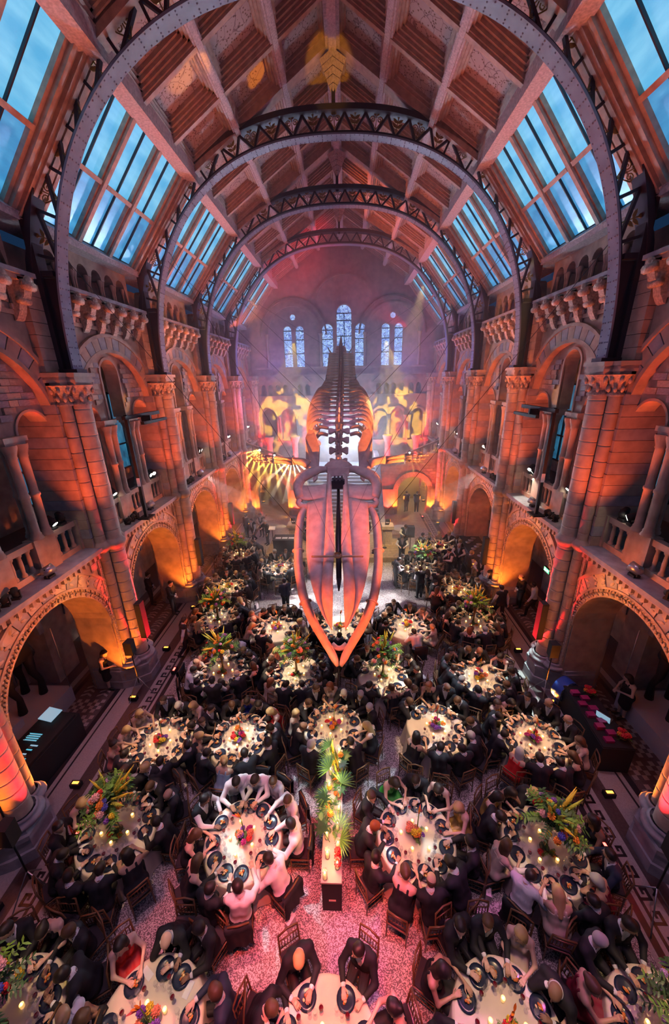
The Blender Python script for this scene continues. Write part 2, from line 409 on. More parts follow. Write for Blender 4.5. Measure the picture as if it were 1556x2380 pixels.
VM = [vous_mesh(ARC_HW + .28, ARC_HW + .62, PI / NV, .05, m) for m in (M_ST2, M_ST3)]
NT = 21
VT = [vous_mesh(2.16, 2.52, PI / NT, .05, m) for m in (M_ST, M_ST2)]
# leaf ornament ring around a ground arch, carved band
def carved_band(s):
    mb = MB(); n = 60
    for k in range(n):
        t = PI * (k + .5) / n
        for q in (-1, 1):
            r = ARC_HW + .13 + q * .06
            c = Vector((s * (-.03 - .02 * (k % 2)), r * math.cos(t + q * .012), r * math.sin(t + q * .012)))
            M3 = Matrix.Rotation(t + q * .6, 3, 'X')
            mb.ball(c, (.045, .075, .03), 5, 3, 0, M3)
    for yy in (-1, 1):
        z = -1.5
        while z < 0:
            for q in (-1, 1): mb.ball((s * -.03, yy * (ARC_HW + .13 + q * .06), z + q * .02), (.045, .03, .06), 5, 3, 0)
            z += .1
    return mb.mesh('carved_band', M_CARVE)
def leaf_band(s):
    mb = MB(); n = 22
    for k in range(n):
        t = PI * (k + .5) / n
        for q in (-1, 1):
            r = ARC_HW + .45 + q * .075
            c = Vector((s * -.055, r * math.cos(t), r * math.sin(t)))
            M3 = Matrix.Rotation(t + q * .55 + PI / 2, 3, 'X')
            mb.ball(c, (.012, .11, .045), 6, 3, 0, M3)
    return mb.mesh('leaf_band', M_ST3)
# scroll corbel under the parapet
def corbel_mesh(s):
    mb = MB()
    poly = [(0, 0), (.5, 0), (.52, -.12), (.42, -.2), (.36, -.36), (.22, -.46), (.16, -.66), (.06, -.82), (0, -.85)]
    mb.prism(poly, lambda a, b, h: (s * (7.45 - a), h, b), -.11, .11)
    for z, x, r in ((-.13, 7.0, .1), (-.42, 7.2, .09)):
        mb.tube([(s * x, -.14, z), (s * x, .14, z)], r, 8)
    mb.box(*sorted((s * 7.1, s * 7.45)), -.15, .15, -.02, .05)
    mb.ball((s * 6.98, 0, .0), (.08, .1, .09), 7, 5)
    return mb.mesh('corbel', M_CARVE)
def dusk_leaf(mb, a, b, L, W, ang, t=.012, m=0):
    """one flat cut-iron leaf, pointed at both ends, in the local x/z plane"""
    ca, sa = math.cos(ang), math.sin(ang)
    pts = [(0, 0), (.3 * L, W / 2), (.65 * L, W / 2.3), (L, 0), (.65 * L, -W / 2.3), (.3 * L, -W / 2)]
    mb.prism([(a + x * ca - y * sa, b + x * sa + y * ca) for x, y in pts], lambda p, q, h: (p, h, q), -t, t, m)
def orn_leaf():
    mb = MB(); mb.bar((0, 0, -.3), (0, 0, .2), .03, .03)
    dusk_leaf(mb, 0, .12, .26, .11, PI / 2)
    for q, z in ((1, .0), (-1, .0), (1, -.14), (-1, -.14)): dusk_leaf(mb, 0, z, .24, .1, PI / 2 - q * .95)
    return mb.mesh('leaf_ornament', M_GILT)
def orn_scroll():
    mb = MB()
    for q in (-1, 1):
        pts = [(q * (.13 + .11 * (1 - t / 14) * math.cos(t * .75)) - q * .0, 0, .02 + .11 * (1 - t / 14) * math.sin(t * .75)) for t in range(13)]
        mb.tube(pts, .018, 5)
        mb.tube([(0, 0, -.28), (q * .1, 0, -.15), (q * .24, 0, .02)], .018, 5)
        dusk_leaf(mb, q * .03, .12, .2, .09, PI / 2 - q * .4)
    mb.bar((0, 0, -.3), (0, 0, .15), .03, .03)
    return mb.mesh('scroll_ornament', M_GILT)
ORN = [orn_leaf(), orn_scroll()]

def bay_wall(s, root, i, nst):
    y0, y1 = cy_(i), cy_(i + 1); yc = (y0 + y1) / 2
    near = i <= 2
    # ground arcade plate
    mb = MB(); n = 24
    ys = [y0, yc - ARC_HW] + [yc - ARC_HW * math.cos(PI * k / n) for k in range(1, n)] + [yc + ARC_HW, y1]
    arch = lambda y: ARC_Z + math.sqrt(max(0, ARC_HW ** 2 - (y - yc) ** 2))
    plate(mb, ys[1:-1], arch, lambda y: 5.02, 7.34, 8.5, s)
    for a, b in ((y0, yc - ARC_HW), (yc + ARC_HW, y1)): plate(mb, [a, b], lambda y: 0, lambda y: 5.02, 7.34, 8.5, s)
    jamb(mb, yc - ARC_HW, 0, ARC_Z, 7.34, 8.5, s); jamb(mb, yc + ARC_HW, 0, ARC_Z, 7.34, 8.5, s)
    ring(mb, yc, ARC_Z, ARC_HW + .22, ARC_HW + .28, 7.26, 7.36, s); ring(mb, yc, ARC_Z, ARC_HW + .62, ARC_HW + .69, 7.24, 7.36, s)
    ring(mb, yc, ARC_Z, ARC_HW - .002, ARC_HW + .05, 7.29, 7.36, s)
    mb.build('arcade_wall', M_ST, root)
    for k in range(NV):
        t = PI * (k + .5) / NV
        obj('voussoir', VM[k % 2], root, loc=(s * 7.34, yc, ARC_Z), rz=(t, 0, 0), scale=(-s, 1, 1))
    obj('carved_band', CB[s], root, loc=(s * 7.34, yc, ARC_Z)); obj('leaf_band', LB[s], root, loc=(s * 7.34, yc, ARC_Z))
    # ledge, cornice and dentils
    mb = MB(); X = sorted
    mb.box(*X((s * 7.06, s * 8.5)), y0 + .42, y1 - .42, 5.22, 5.34, 0)
    mb.box(*X((s * 7.14, s * 8.5)), y0 + .42, y1 - .42, 5.14, 5.22, 1); mb.box(*X((s * 7.28, s * 8.5)), y0, y1, 4.98, 5.16, 1)
    mb.build('gallery_ledge', [M_ST2, M_ST], root)
    if i >= 0:
        for k in range(20):
            obj('dentil', DENT[s], root, loc=(s * 7.22, y0 + .62 + k * (BAY - 1.24) / 19, 5.06))
    # gallery parapet: panels pierced by little arches, with a rail
    mb = MB()
    mb.box(*X((s * 7.62, s * 7.8)), y0 + .45, y1 - .45, 6.1, 6.26); mb.box(*X((s * 7.62, s * 7.8)), y0 + .45, y1 - .45, 5.34, 5.5)
    for dy in (-2.1, -.72, .72, 2.1):
        mb.box(*X((s * 7.56, s * 7.86)), yc + dy - (.34 if abs(dy) < 1 else .2), yc + dy + (.34 if abs(dy) < 1 else .2), 5.34, 6.28)
    mb.build('gallery_parapet', M_ST, root)
    for a, b, nb in ((-1.9, -1.06, 3), (-.38, .38, 3), (1.06, 1.9, 3)):
        for k in range(nb):
            obj('baluster', BALM, root, loc=(s * 7.71, yc + a + (b - a) * (k + .5) / nb, 5.5))
    # clustered colonnettes and imposts
    for dy in (-2.25, -.72, .72, 2.25):
        outer = abs(dy) > 1
        mb = MB(); hw = .34 if not outer else .26
        mb.box(*X((s * 7.5, s * 7.98)), yc + dy - hw, yc + dy + hw, 8.72, 8.84, 0)
        mb.box(*X((s * 7.54, s * 7.94)), yc + dy - hw + .05, yc + dy + hw - .05, 8.64, 8.72, 0)
        mb.build('impost', M_ST3, root)
        for ox, oy in ((7.6, -.16), (7.6, .16), (7.86, 0)) if not outer else ((7.58, 0), (7.8, 0)):
            obj('colonnette', COLN, root, loc=(s * ox, yc + dy + oy, 6.28))
    # tympanum with three openings under the big arch
    R = 2.16; zc = 8.87
    mb = MB()
    def lo(y):
        d = abs(y - yc)
        if d < .46: return 10.27 + math.sqrt(max(0, .46 ** 2 - d * d))
        if abs(d - 1.5) < .52: return 8.84 + math.sqrt(max(0, .52 ** 2 - (d - 1.5) ** 2))
        return 8.84
    hi = lambda y: max(8.841, zc + math.sqrt(max(0, R * R - (y - yc) ** 2)))
    bp = set([-R, R])
    for c, h in ((0, .46), (-1.5, .52), (1.5, .52)):
        for k in range(13): bp.add(max(-R, min(R, c - h * math.cos(PI * k / 12))))
    for k in range(24): bp.add(-R * math.cos(PI * k / 23))
    ys = sorted(yc + q for q in bp)
    plate(mb, ys, lo, hi, 7.68, 8.1, s)
    for q in (-.46, .46): jamb(mb, yc + q, 8.84, 10.27, 7.68, 8.1, s)
    ring(mb, yc, 10.27, .46, .54, 7.63, 7.7, s, 16)
    for q in (-1, 1):
        mb.box(*X((s * 7.63, s * 7.7)), yc + q * .5 - .04, yc + q * .5 + .04, 8.84, 10.27)
        ring(mb, yc + q * 1.5, 8.84, .52, .58, 7.63, 7.7, s, 14)
    ring(mb, yc, zc, 2.06, 2.17, 7.42, 7.7, s, 30); ring(mb, yc, zc, 2.52, 2.62, 7.38, 7.5, s, 30)
    mb.build('tympanum', M_ST, root)
    # plate above the big arch, frieze
    mb = MB(); n = 30
    ys = [y0, yc - R] + [yc - R * math.cos(PI * k / n) for k in range(1, n)] + [yc + R, y1]
    plate(mb, ys[1:-1], lambda y: zc + math.sqrt(max(0, R * R - (y - yc) ** 2)), lambda y: 12.3, 7.48, 7.7, s)
    for a, b in ((y0, yc - R), (yc + R, y1)): plate(mb, [a, b], lambda y: 5.3, lambda y: 12.3, 7.48, 7.7, s)
    jamb(mb, yc - R, 5.3, zc, 7.48, 8.1, s); jamb(mb, yc + R, 5.3, zc, 7.48, 8.1, s)
    mb.box(*X((s * 7.42, s * 7.5)), y0 + .5, y1 - .5, 11.55, 11.66)
    mb.build('upper_wall', M_ST, root)
    if i >= 0:
        for k in range(NT):
            obj('voussoir', VT[k % 2], root, loc=(s * 7.48, yc, zc), rz=(PI * (k + .5) / NT, 0, 0), scale=(-s, 1, 1))
    # coursed stones: tympanum, spandrels of both storeys
    st = []
    h = .16; z = 8.86; r = 0
    while z < 11:
        y = -2.2 + (.17 if r % 2 else 0)
        while y < 2.2:
            L = random.choice((.26, .34, .4)); a, b = y, y + L; y = b; m_ = (a + b) / 2; zz = z + h / 2
            if max(math.hypot(a, zz + h / 2 - zc), math.hypot(b, zz + h / 2 - zc)) > 2.05: continue
            if abs(m_) < .56 + L / 2 and zz - h / 2 < 10.27: continue
            if math.hypot(min(abs(a), abs(b)), zz - h / 2 - 10.27) < .56 or abs(m_) < .3 and zz < 10.85: continue
            q = abs(m_)
            if math.hypot(max(0, abs(q - 1.5) - L / 2), zz - h / 2 - 8.84) < .6: continue
            st.append((7.66, yc + m_, zz, L - .012, h - .012))
        z += h; r += 1
    z = 2.7; r = 0
    while z < 4.9:
        y = -2.1 + (.2 if r % 2 else 0)
        while y < 2.1:
            L = random.choice((.4, .52)); a, b = y, y + L; y = b; m_ = (a + b) / 2; zz = z + .11
            if b > 2.1 or min(math.hypot(a, zz - .11 - ARC_Z), math.hypot(b, zz - .11 - ARC_Z), math.hypot(m_, zz - .11 - ARC_Z)) < ARC_HW + .72: continue
            st.append((7.335, yc + m_, zz, L - .014, .22 - .014))
        z += .22; r += 1
    for zz in (11.72, 11.86):
        for k in range(14): st.append((7.45, yc - 1.95 + k * .3 + (.15 if zz > 11.8 else 0), zz, .13, .11))
    if i < 0: st = []
    rest = MB()
    for x, y, z, L, hh in st:
        d = .03 + random.random() * .03
        if nst[0] < 290 and i <= 2:
            nst[0] += 1
            obj('stone', random.choice(blocks), root, loc=(s * x, y, z), scale=(d * 2, L, hh))
        else: rest.box(*X((s * (x - d), s * (x + d))), y - L / 2, y + L / 2, z - hh / 2, z + hh / 2, random.randint(0, 2))
    if rest.v: rest.build('stone_courses', [M_ST, M_ST2, M_ST3], root, kind='stuff')
    # parapet ledge, corbels, upper arcade
    mb = MB()
    mb.box(*X((s * 7.02, s * 8.2)), y0 + .5, y1 - .5, 12.36, 12.46, 0); mb.box(*X((s * 7.1, s * 7.6)), y0 + .5, y1 - .5, 12.26, 12.36, 1)
    mb.build('parapet_ledge', [M_ST2, M_ST], root)
    if i >= 0:
        for k in range(6): obj('corbel', CORB[s], root, loc=(0, yc - 1.75 + k * .7, 12.27))
    mb = MB(); na = 6; hw = .25; zsp = 13.12; pitch = .66
    ys = set([y0 + .5, y1 - .5])
    for k in range(na):
        c = yc + (k - 2.5) * pitch
        for q in range(9): ys.add(c - hw * math.cos(PI * q / 8))
    ys = sorted(ys)
    def lo2(y):
        for k in range(na):
            d = abs(y - yc - (k - 2.5) * pitch)
            if d < hw - 1e-6: return zsp + math.sqrt(max(0, hw * hw - d * d))
        return 12.46 if abs(y - yc) > 1.93 else zsp
    plate(mb, ys, lo2, lambda y: 13.62, 7.6, 8.0, s)
    for q in (-1.9, 1.9): jamb(mb, yc + q, 12.46, zsp, 7.6, 8.0, s)
    mb.build('arcade_screen', M_ST, root)
    if i >= 0:
        for k in range(na + 1):
            for q in (-1, 1):
                if (k == 0 and q < 0) or (k == na and q > 0): continue
                obj('colonnette', COLS, root, loc=(s * 7.7, yc + (k - 3) * pitch + q * .055, 12.46))
    # lid and sill of the skylight
    mb = MB()
    mb.add([(s * 7.22, y0, 13.66), (s * 7.22, y1, 13.66), (s * 8.3, y1, 13.66), (s * 8.3, y0, 13.66)], [(0, 1, 2, 3)])
    mb.box(*X((s * 7.2, s * 7.62)), y0 + .3, y1 - .3, 13.6, 13.74)
    mb.build('window_sill', M_BEAM, root)

for_mesh = {}
DENT = {}; CORB = {}; CB = {}; LB = {}
for s in (-1, 1):
    DENT[s] = MB().box(-.05, .05, -.05, .05, -.07, .07).mesh('dentil', M_ST)
    CORB[s] = corbel_mesh(s); CB[s] = carved_band(s); LB[s] = leaf_band(s)
BALM = MB().lathe([(.07, 0), (.07, .06), (.045, .1), (.055, .3), (.045, .5), (.075, .55), (.075, .6)], n=8).mesh('baluster', M_ST)
COLN = MB().lathe([(.15, 0), (.15, .05), (.12, .1), (.125, .14), (.1, .18), (.1, 1.05), (.125, 1.08), (.125, 1.14), (.1, 1.17), (.1, 2.05), (.12, 2.08), (.11, 2.12), (.17, 2.32), (.17, 2.38)], n=10).mesh('colonnette', M_ST)
COLS = MB().lathe([(.08, 0), (.08, .05), (.05, .09), (.05, .5), (.065, .52), (.09, .64), (.09, .68)], n=8).mesh('colonnette', M_ST)

def pier(s, root, i):
    y = cy_(i); X = sorted
    p = obj('pier', None, root)
    mb = MB(); z = 0; k = 0
    for a, b in ((0, 5.0), (5.34, 9.5)):
        z = a
        while z < b - .05:
            e = min(z + .3, b); d = .008 * (k % 2)
            mb.box(*X((s * (7.3 - d), s * 8.6)), y - .62, y + .62, z + .006, e - .006, k % 3 == 0)
            z = e; k += 1
    mb.box(*X((s * 7.32, s * 8.5)), y - .6, y + .6, 0, 12.3, 0)
    z = 10.28
    while z < 12.3:
        mb.box(*X((s * 7.28, s * 8.5)), y - .64, y + .64, z + .006, z + .284, 0); z += .29
    mb.build('pier_courses', [M_ST, M_ST2], p, kind='stuff')
    mb = MB().lathe(shaft_profile(.25, 1.05, 9.5), (s * 7.05, y, 0), 18); mb.build('shaft', M_ST3, p)
    for q in (-1, 1):
        mb = MB().lathe(shaft_profile(.15, 1.05, 9.5, .42), (s * 7.2, y + q * .4, 0), 12); mb.build('side_shaft', M_ST, p)
        mb = MB()
        zz = 1.1
        while zz < 4.9:
            mb.ball((s * 7.27, y + q * .57, zz), (.03, .05, .07), 5, 3); zz += .15
        mb.box(*X((s * 7.26, s * 7.32)), y + q * .57 - .08, y + q * .57 + .08, 1, 4.95)
        mb.build('carved_strip', M_CARVE, p)
    # stepped base
    mb = MB()
    for z0, z1, e in ((0, .3, .12), (.3, .62, .07), (.62, .74, .11), (.74, .86, .04)):
        mb.prism([(7.45, y - .7 - e * .4), (7.12 - e, y - .45 - e), (6.78 - e, y - .25 - e * .6), (6.78 - e, y + .25 + e * .6), (7.12 - e, y + .45 + e), (7.45, y + .7 + e * .4), (8.4, y + .7 + e * .4), (8.4, y - .7 - e * .4)],
                 lambda a, b, h: (s * a, b, h), z0, z1)
    for yy, r in ((0, .3), (.4, .2), (-.4, .2)):
        mb.lathe([(r + .12, .86), (r + .14, .9), (r + .1, .95), (r + .02, .98), (r + .05, 1.02), (r, 1.06)], (s * (7.05 if yy == 0 else 7.2), y + yy, 0), 16)
    mb.build('base', M_ST2, p)
    mb = MB()   # string course where the gallery ledge wraps round the shafts
    for yy, r, x in ((0, .25, 7.05), (.4, .15, 7.2), (-.4, .15, 7.2)):
        mb.lathe([(r, 5.1), (r + .05, 5.16), (r + .09, 5.24), (r + .09, 5.34), (r + .04, 5.38), (r, 5.46)], (s * x, y + yy, 0), 16)
    mb.build('string_course', M_ST, p)
    mb = MB()
    for yy, r, x in ((0, .25, 7.05), (.4, .15, 7.2), (-.4, .15, 7.2)):
        mb.lathe([(r + .04, 9.44), (r + .05, 9.5), (r, 9.54), (r + .02, 9.7), (r + .1, 9.86), (r + .16, 9.96)], (s * x, y + yy, 0), 14)
        random.seed(int(i * 10 + yy * 10))
        for k in range(16):
            t = 2 * PI * k / 16; zz = 9.62 + .2 * (k % 2)
            rr = r + .05 + (zz - 9.6) * .3
            mb.ball((s * x + rr * math.cos(t), y + yy + rr * math.sin(t), zz), (.05, .05, .09), 6, 4, 0, Matrix.Rotation(random.uniform(-.5, .5), 3, 'X'))
    mb.build('capital', M_CARVE, p)
    mb = MB()
    for z0, z1, e in ((9.95, 10.03, 0), (10.03, 10.1, .05), (10.1, 10.17, .03), (10.17, 10.27, .09)):
        mb.box(*X((s * (6.82 - e), s * 8.4)), y - .34 - e, y + .34 + e, z0, z1); mb.box(*X((s * (7.04 - e), s * 8.4)), y - .6 - e, y + .6 + e, z0, z1)
    mb.build('abacus', M_ST3, p)
WALLS = {}
for s, nm in ((-1, 'wall_left'), (1, 'wall_right')):
    mb = MB(); X = sorted
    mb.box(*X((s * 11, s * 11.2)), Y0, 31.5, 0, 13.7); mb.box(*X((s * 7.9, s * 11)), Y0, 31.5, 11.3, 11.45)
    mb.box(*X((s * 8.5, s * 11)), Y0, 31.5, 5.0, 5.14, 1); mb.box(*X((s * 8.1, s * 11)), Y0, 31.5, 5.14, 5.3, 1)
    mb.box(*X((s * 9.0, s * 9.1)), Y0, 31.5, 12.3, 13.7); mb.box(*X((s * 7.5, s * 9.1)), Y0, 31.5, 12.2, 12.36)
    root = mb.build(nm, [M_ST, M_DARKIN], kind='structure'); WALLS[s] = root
    nst = [0]
    for i in range(-1, 5): bay_wall(s, root, i, nst)
    for i in range(0, 6): pier(s, root, i)
    # niches between the aisle recesses
    for i in range(0, 6):
        MB().box(*X((s * 9.9, s * 11)), cy_(i) - .5, cy_(i) + .5, 0, 5.0).build('recess_pier', M_ST, root)
    for i in range(0, 5):
        yc = cy_(i) + BAY / 2; mb = MB()
        ring(mb, yc, 2.2, 1.9, 2.1, 9.85, 10.0, s); mb.build('recess_arch', M_ST2, root)

M_GALW = dusk_mat('gallery_dusk_glass', (.01, .06, .14), (.05, .3, .5), .55, (1, 2, 2))
gn = 100
for s in (-1, 1):
    for i in range(0, 4):
        gn += 1; yc = cy_(i) + BAY / 2; X = sorted
        mb = MB()
        for k in range(4): mb.box(*X((s * 10.86, s * 10.94)), yc - 1.26 + k * .8, yc - 1.2 + k * .8, 5.9, 9.6)
        for z in (5.9, 7.1, 8.3, 9.5): mb.box(*X((s * 10.86, s * 10.94)), yc - 1.26, yc + 1.26, z, z + .07)
        r = mb.build('window_%d' % gn, M_IRON, kind='structure')
        for k in range(3):
            for z in (5.97, 7.17, 8.37): MB().box(*X((s * 10.94, s * 10.98)), yc - 1.2 + k * .8, yc - .46 + k * .8, z, z + 1.13).build('pane', M_GALW, r)
# --- skylights
PUR, RID = (4.82, 16.68), (0.0, 19.82)
SIL = (7.3, 13.68)
wd = Vector((PUR[0] - SIL[0], PUR[1] - SIL[1])); WL = wd.length; wd.normalize()
def win_matrix(s, y):
    ux, uz = wd.x, wd.y
    return Matrix(((s * ux, 0, s * uz, s * SIL[0]), (0, 1, 0, y), (uz, 0, -ux, SIL[1]), (0, 0, 0, 1)))   # local x: up the slope, z: outward
def setm(o, M): o.matrix_world = M; return o
def rebar(mb, u0, u1, y0, y1, d0, d1, m=0): mb.box(u0, u1, y0, y1, d0, d1, m)
M_DUSK_UP = dusk_mat('dusk_lit_glass_upper', (.09, .44, .76), (.22, .62, .9), .85)
PW = .6
pane_up = MB().box(WL * .47, WL - .28, -.5, .5, .2, .22).mesh('pane', M_DUSK_UP)
pane_dn = MB().box(.18, WL * .44, -.5, .5, .2, .22).mesh('pane', M_DUSK)
wn = 0
for s in (-1, 1):
    for i in range(-1, 5):
        wn += 1; y0 = cy_(i); yc = y0 + BAY / 2; half = 3 * PW + .24
        mb = MB()
        for q in (-1, 1):
            for a, b, d in ((.0, .1, .1), (.1, .2, .0), (.2, .3, .05), (.3, .4, -.04), (.4, .52, -.08)):
                rebar(mb, .05, WL, *sorted((yc + q * (half + a), yc + q * (half + b))), d, .26, 0)
            rebar(mb, .0, WL, *sorted((yc + q * (half + .5), yc + q * (BAY / 2))), .02, .3, 0)
        rebar(mb, WL - .3, WL, yc - half - .5, yc + half + .5, -.06, .25, 0); rebar(mb, -.02, .14, yc - half - .5, yc + half + .5, -.02, .25, 1)
        wroot = mb.build('window_%d' % wn, [M_WOOD, M_BEAM], kind='structure'); setm(wroot, win_matrix(s, 0))
        for q in (-1, 1):
            c = yc + q * (PW + .12)
            MB().box(.1, WL - .2, c - .07, c + .07, .02, .28).box(.1, WL - .2, c - .115, c + .115, .1, .26).build('mullion', M_WOOD, wroot)
        for q in (-1, 0, 1):
            c0 = yc + q * (2 * PW + .24)
            MB().box(WL * .44, WL * .47, c0 - PW, c0 + PW, .04, .26).build('transom', M_WOOD, wroot)
            MB().box(.15, WL - .25, c0 - .018, c0 + .018, .14, .21).build('glazing_bar', M_IRON, wroot)
            for k in (-.5, .5):
                obj('pane', pane_up, wroot, loc=(0, c0 + PW * k, 0), scale=(1, PW - .02, 1)); obj('pane', pane_dn, wroot, loc=(0, c0 + PW * k, 0), scale=(1, PW - .02, 1))

# --- ceiling
cd_ = Vector((RID[0] - PUR[0], RID[1] - PUR[1])); CL = cd_.length; cd_.normalize()
def ceil_matrix(s, y):
    ux, uz = cd_.x, cd_.y
    return Matrix(((s * ux, 0, s * uz, s * PUR[0]), (0, 1, 0, y), (uz, 0, -ux, PUR[1]), (0, 0, 0, 1)))
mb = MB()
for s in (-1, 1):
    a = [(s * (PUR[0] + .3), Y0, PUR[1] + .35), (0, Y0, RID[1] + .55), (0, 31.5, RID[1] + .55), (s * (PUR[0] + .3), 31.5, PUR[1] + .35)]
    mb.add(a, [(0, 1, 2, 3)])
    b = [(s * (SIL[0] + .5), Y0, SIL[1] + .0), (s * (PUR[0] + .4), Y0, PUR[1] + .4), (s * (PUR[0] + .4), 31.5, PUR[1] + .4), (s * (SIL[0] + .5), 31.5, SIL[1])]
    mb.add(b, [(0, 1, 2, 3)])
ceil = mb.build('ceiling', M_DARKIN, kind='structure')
CWD, RWD = CL / 3, BAY / 3
pm = MB()
a, b = CWD / 2 - .12, RWD / 2 - .1
pm.box(-a, a, -b, b, .26, .3, 0)
for e0, e1, d0 in ((0, .07, .02), (.07, .14, .09), (.14, .2, .17)):
    for q in (-1, 1):
        pm.box(-a + e0, a - e0, *sorted((q * (b - e0), q * (b - e1))), d0, .29, 1); pm.box(*sorted((q * (a - e0), q * (a - e1))), -b + e0, b - e0, d0, .29, 1)
PANM = pm.mesh('ceiling_panel', [M_PANEL, M_WOOD])
rm = MB().box(0, CL, -.11, .11, -.06, .3).box(0, CL, -.07, .07, -.12, 0).mesh('rafter', M_WOOD)
rm2 = MB().box(0, CL, -.2, .2, -.12, .3).mesh('rafter', M_WOOD)
lm = MB().box(-.13, .13, 0, BAY, -.1, .3).box(-.08, .08, 0, BAY, -.16, 0).mesh('purlin_beam', M_BEAM)
for s in (-1, 1):
    for i in range(0, 5):
        y0 = cy_(i)
        for r in range(3):
            o = obj('rafter', rm2 if r == 0 else rm, ceil); setm(o, ceil_matrix(s, y0 + r * RWD))
            for c in range(3):
                o = obj('panel', PANM, ceil); setm(o, ceil_matrix(s, y0 + (r + .5) * RWD) @ Matrix.Translation(((c + .5) * CWD, 0, 0)))
        for c in (1, 2):
            o = obj('purlin_beam', lm, ceil); setm(o, ceil_matrix(s, y0) @ Matrix.Translation((c * CWD, 0, 0)))
    mb = MB()
    for e, d, m in ((0, 0, 0), (.1, .07, 1), (.2, .14, 0)): mb.box(*sorted((s * (PUR[0] + .3), s * (PUR[0] - .12 + e * .7))), Y0, 31.4, PUR[1] - .28 + d, PUR[1] + .1 + d, m)
    mb.build('eaves_beam', [M_BEAM, M_WOOD], ceil)
mb = MB().box(-.22, .22, Y0, 31.4, RID[1] - .3, RID[1] + .3).box(-.12, .12, Y0, 31.4, RID[1] - .45, RID[1] - .28)
mb.build('ridge_beam', M_BEAM, ceil)
for i in range(1, 5):
    mb = MB()
    for k in range(5): mb.lathe([(.42 - .07 * k, RID[1] - .45 - .16 * k), (.36 - .07 * k, RID[1] - .6 - .16 * k)], (0, cy_(i) + BAY * .0, 0), 4, sm=False)
    mb.lathe([(.1, RID[1] - 1.2), (.001, RID[1] - 1.35)], (0, cy_(i), 0), 4, sm=False)
    mb.build('pendant_boss', M_BEAM, ceil)

# --- iron arch ribs
def rib_xy(t, off=0):
    """t from 0 (left springing) to 1: points on the inner curve, or off metres outside it"""
    def P(t):
        th = PI * (1 - t); c, s_ = math.cos(th), math.sin(th); n = 2.35
        return Vector((6.87 * math.copysign(abs(c) ** (2 / n), c), 10.35 + 7.1 * abs(s_) ** (2 / n)))
    p = P(t)
    if not off: return p
    a, b = P(max(0, t - .004)), P(min(1, t + .004)); d = (b - a).normalized(); n = Vector((-d.y, d.x))
    q = p + n * off
    q.x = max(-7.3, min(7.3, q.x))
    return q
RIBN = ['nearest', 'second', 'third', 'farthest']
# even arc-length samples
raw = [rib_xy(k / 2000) for k in range(2001)]; acc = [0]
for a, b in zip(raw, raw[1:]): acc.append(acc[-1] + (b - a).length)
TOT = acc[-1]
def t_at(L):
    import bisect
    k = bisect.bisect_left(acc, L); return min(1, k / 2000)
NS = 96
SA = [t_at(TOT * k / NS) for k in range(NS + 1)]
def band(mb, off, hw, th, m=0):
    v = []
    for t in SA:
        p, q = rib_xy(t, off), rib_xy(t, off + th)
        if th > 0 and (q - p).length < th * .5: q = p + Vector((math.copysign(th, p.x) if abs(p.x) > 5 else 0, 0 if abs(p.x) > 5 else th))
        v += [(p.x, -hw, p.y), (p.x, hw, p.y), (q.x, hw, q.y), (q.x, -hw, q.y)]
    f = [(k * 4 + j, k * 4 + (j + 1) % 4, k * 4 + 4 + (j + 1) % 4, k * 4 + 4 + j) for k in range(NS) for j in range(4)]
    mb.add(v, f, m, False)
inner_me = (lambda mb: (band(mb, 0, .19, .05), mb)[1])(MB()).mesh('inner_flange', M_IRON2)
mbo = MB(); band(mbo, .06, .06, .1)
band(mbo, .62, .2, .15)
for sx in (-1, 1):   # solid web plate near the springing
    prev = None
    for k in range(0, NS // 2):
        t = SA[k]; p, q = rib_xy(t, .05), rib_xy(t, .62)
        if p.y > 12.6: break
        v = [(-sx * p.x, -.05, p.y), (sx * 7.3, -.05, p.y), (sx * 7.3, .05, p.y), (-sx * p.x, .05, p.y)]
        if prev: mbo.add(prev + v, [(0, 1, 5, 4), (1, 2, 6, 5), (2, 3, 7, 6), (3, 0, 4, 7)])
        prev = v
    mbo.box(*sorted((sx * 7.16, sx * 7.34)), -.16, .16, 10.28, 14.0); mbo.box(*sorted((sx * 6.78, sx * 7.34)), -.2, .2, 10.27, 10.36)
    mbo.box(*sorted((sx * 6.86, sx * 7.2)), -.12, .12, 12.5, 12.62)
outer_me = mbo.mesh('girder', M_IRON)
rv = MB()
for k in range(150):
    t = t_at(TOT * (k + .5) / 150); p = rib_xy(t); d = (rib_xy(min(1, t + .003)) - rib_xy(max(0, t - .003))).normalized(); n = Vector((d.y, -d.x))
    for yy in (-.14, -.06, .06, .14):
        if abs(yy) < .1 and k % 3: continue
        rv.lathe([(.022, 0), (.016, .014), (.001, .02)], (0, 0, 0), 5)
        M3 = Matrix(((d.x, 0, n.x), (0, 1, 0), (d.y, 0, n.y)))
        for q in range(len(rv.v) - 15, len(rv.v)):
            w_ = M3 @ Vector(rv.v[q]); rv.v[q] = (w_.x + p.x, w_.y + yy, w_.z + p.y)
rivet_me = rv.mesh('rivet', M_IRON2)
strut_u = MB().box(-.5, .5, -.5, .5, -.5, .5).mesh('strut', M_IRON)
ties = MB()
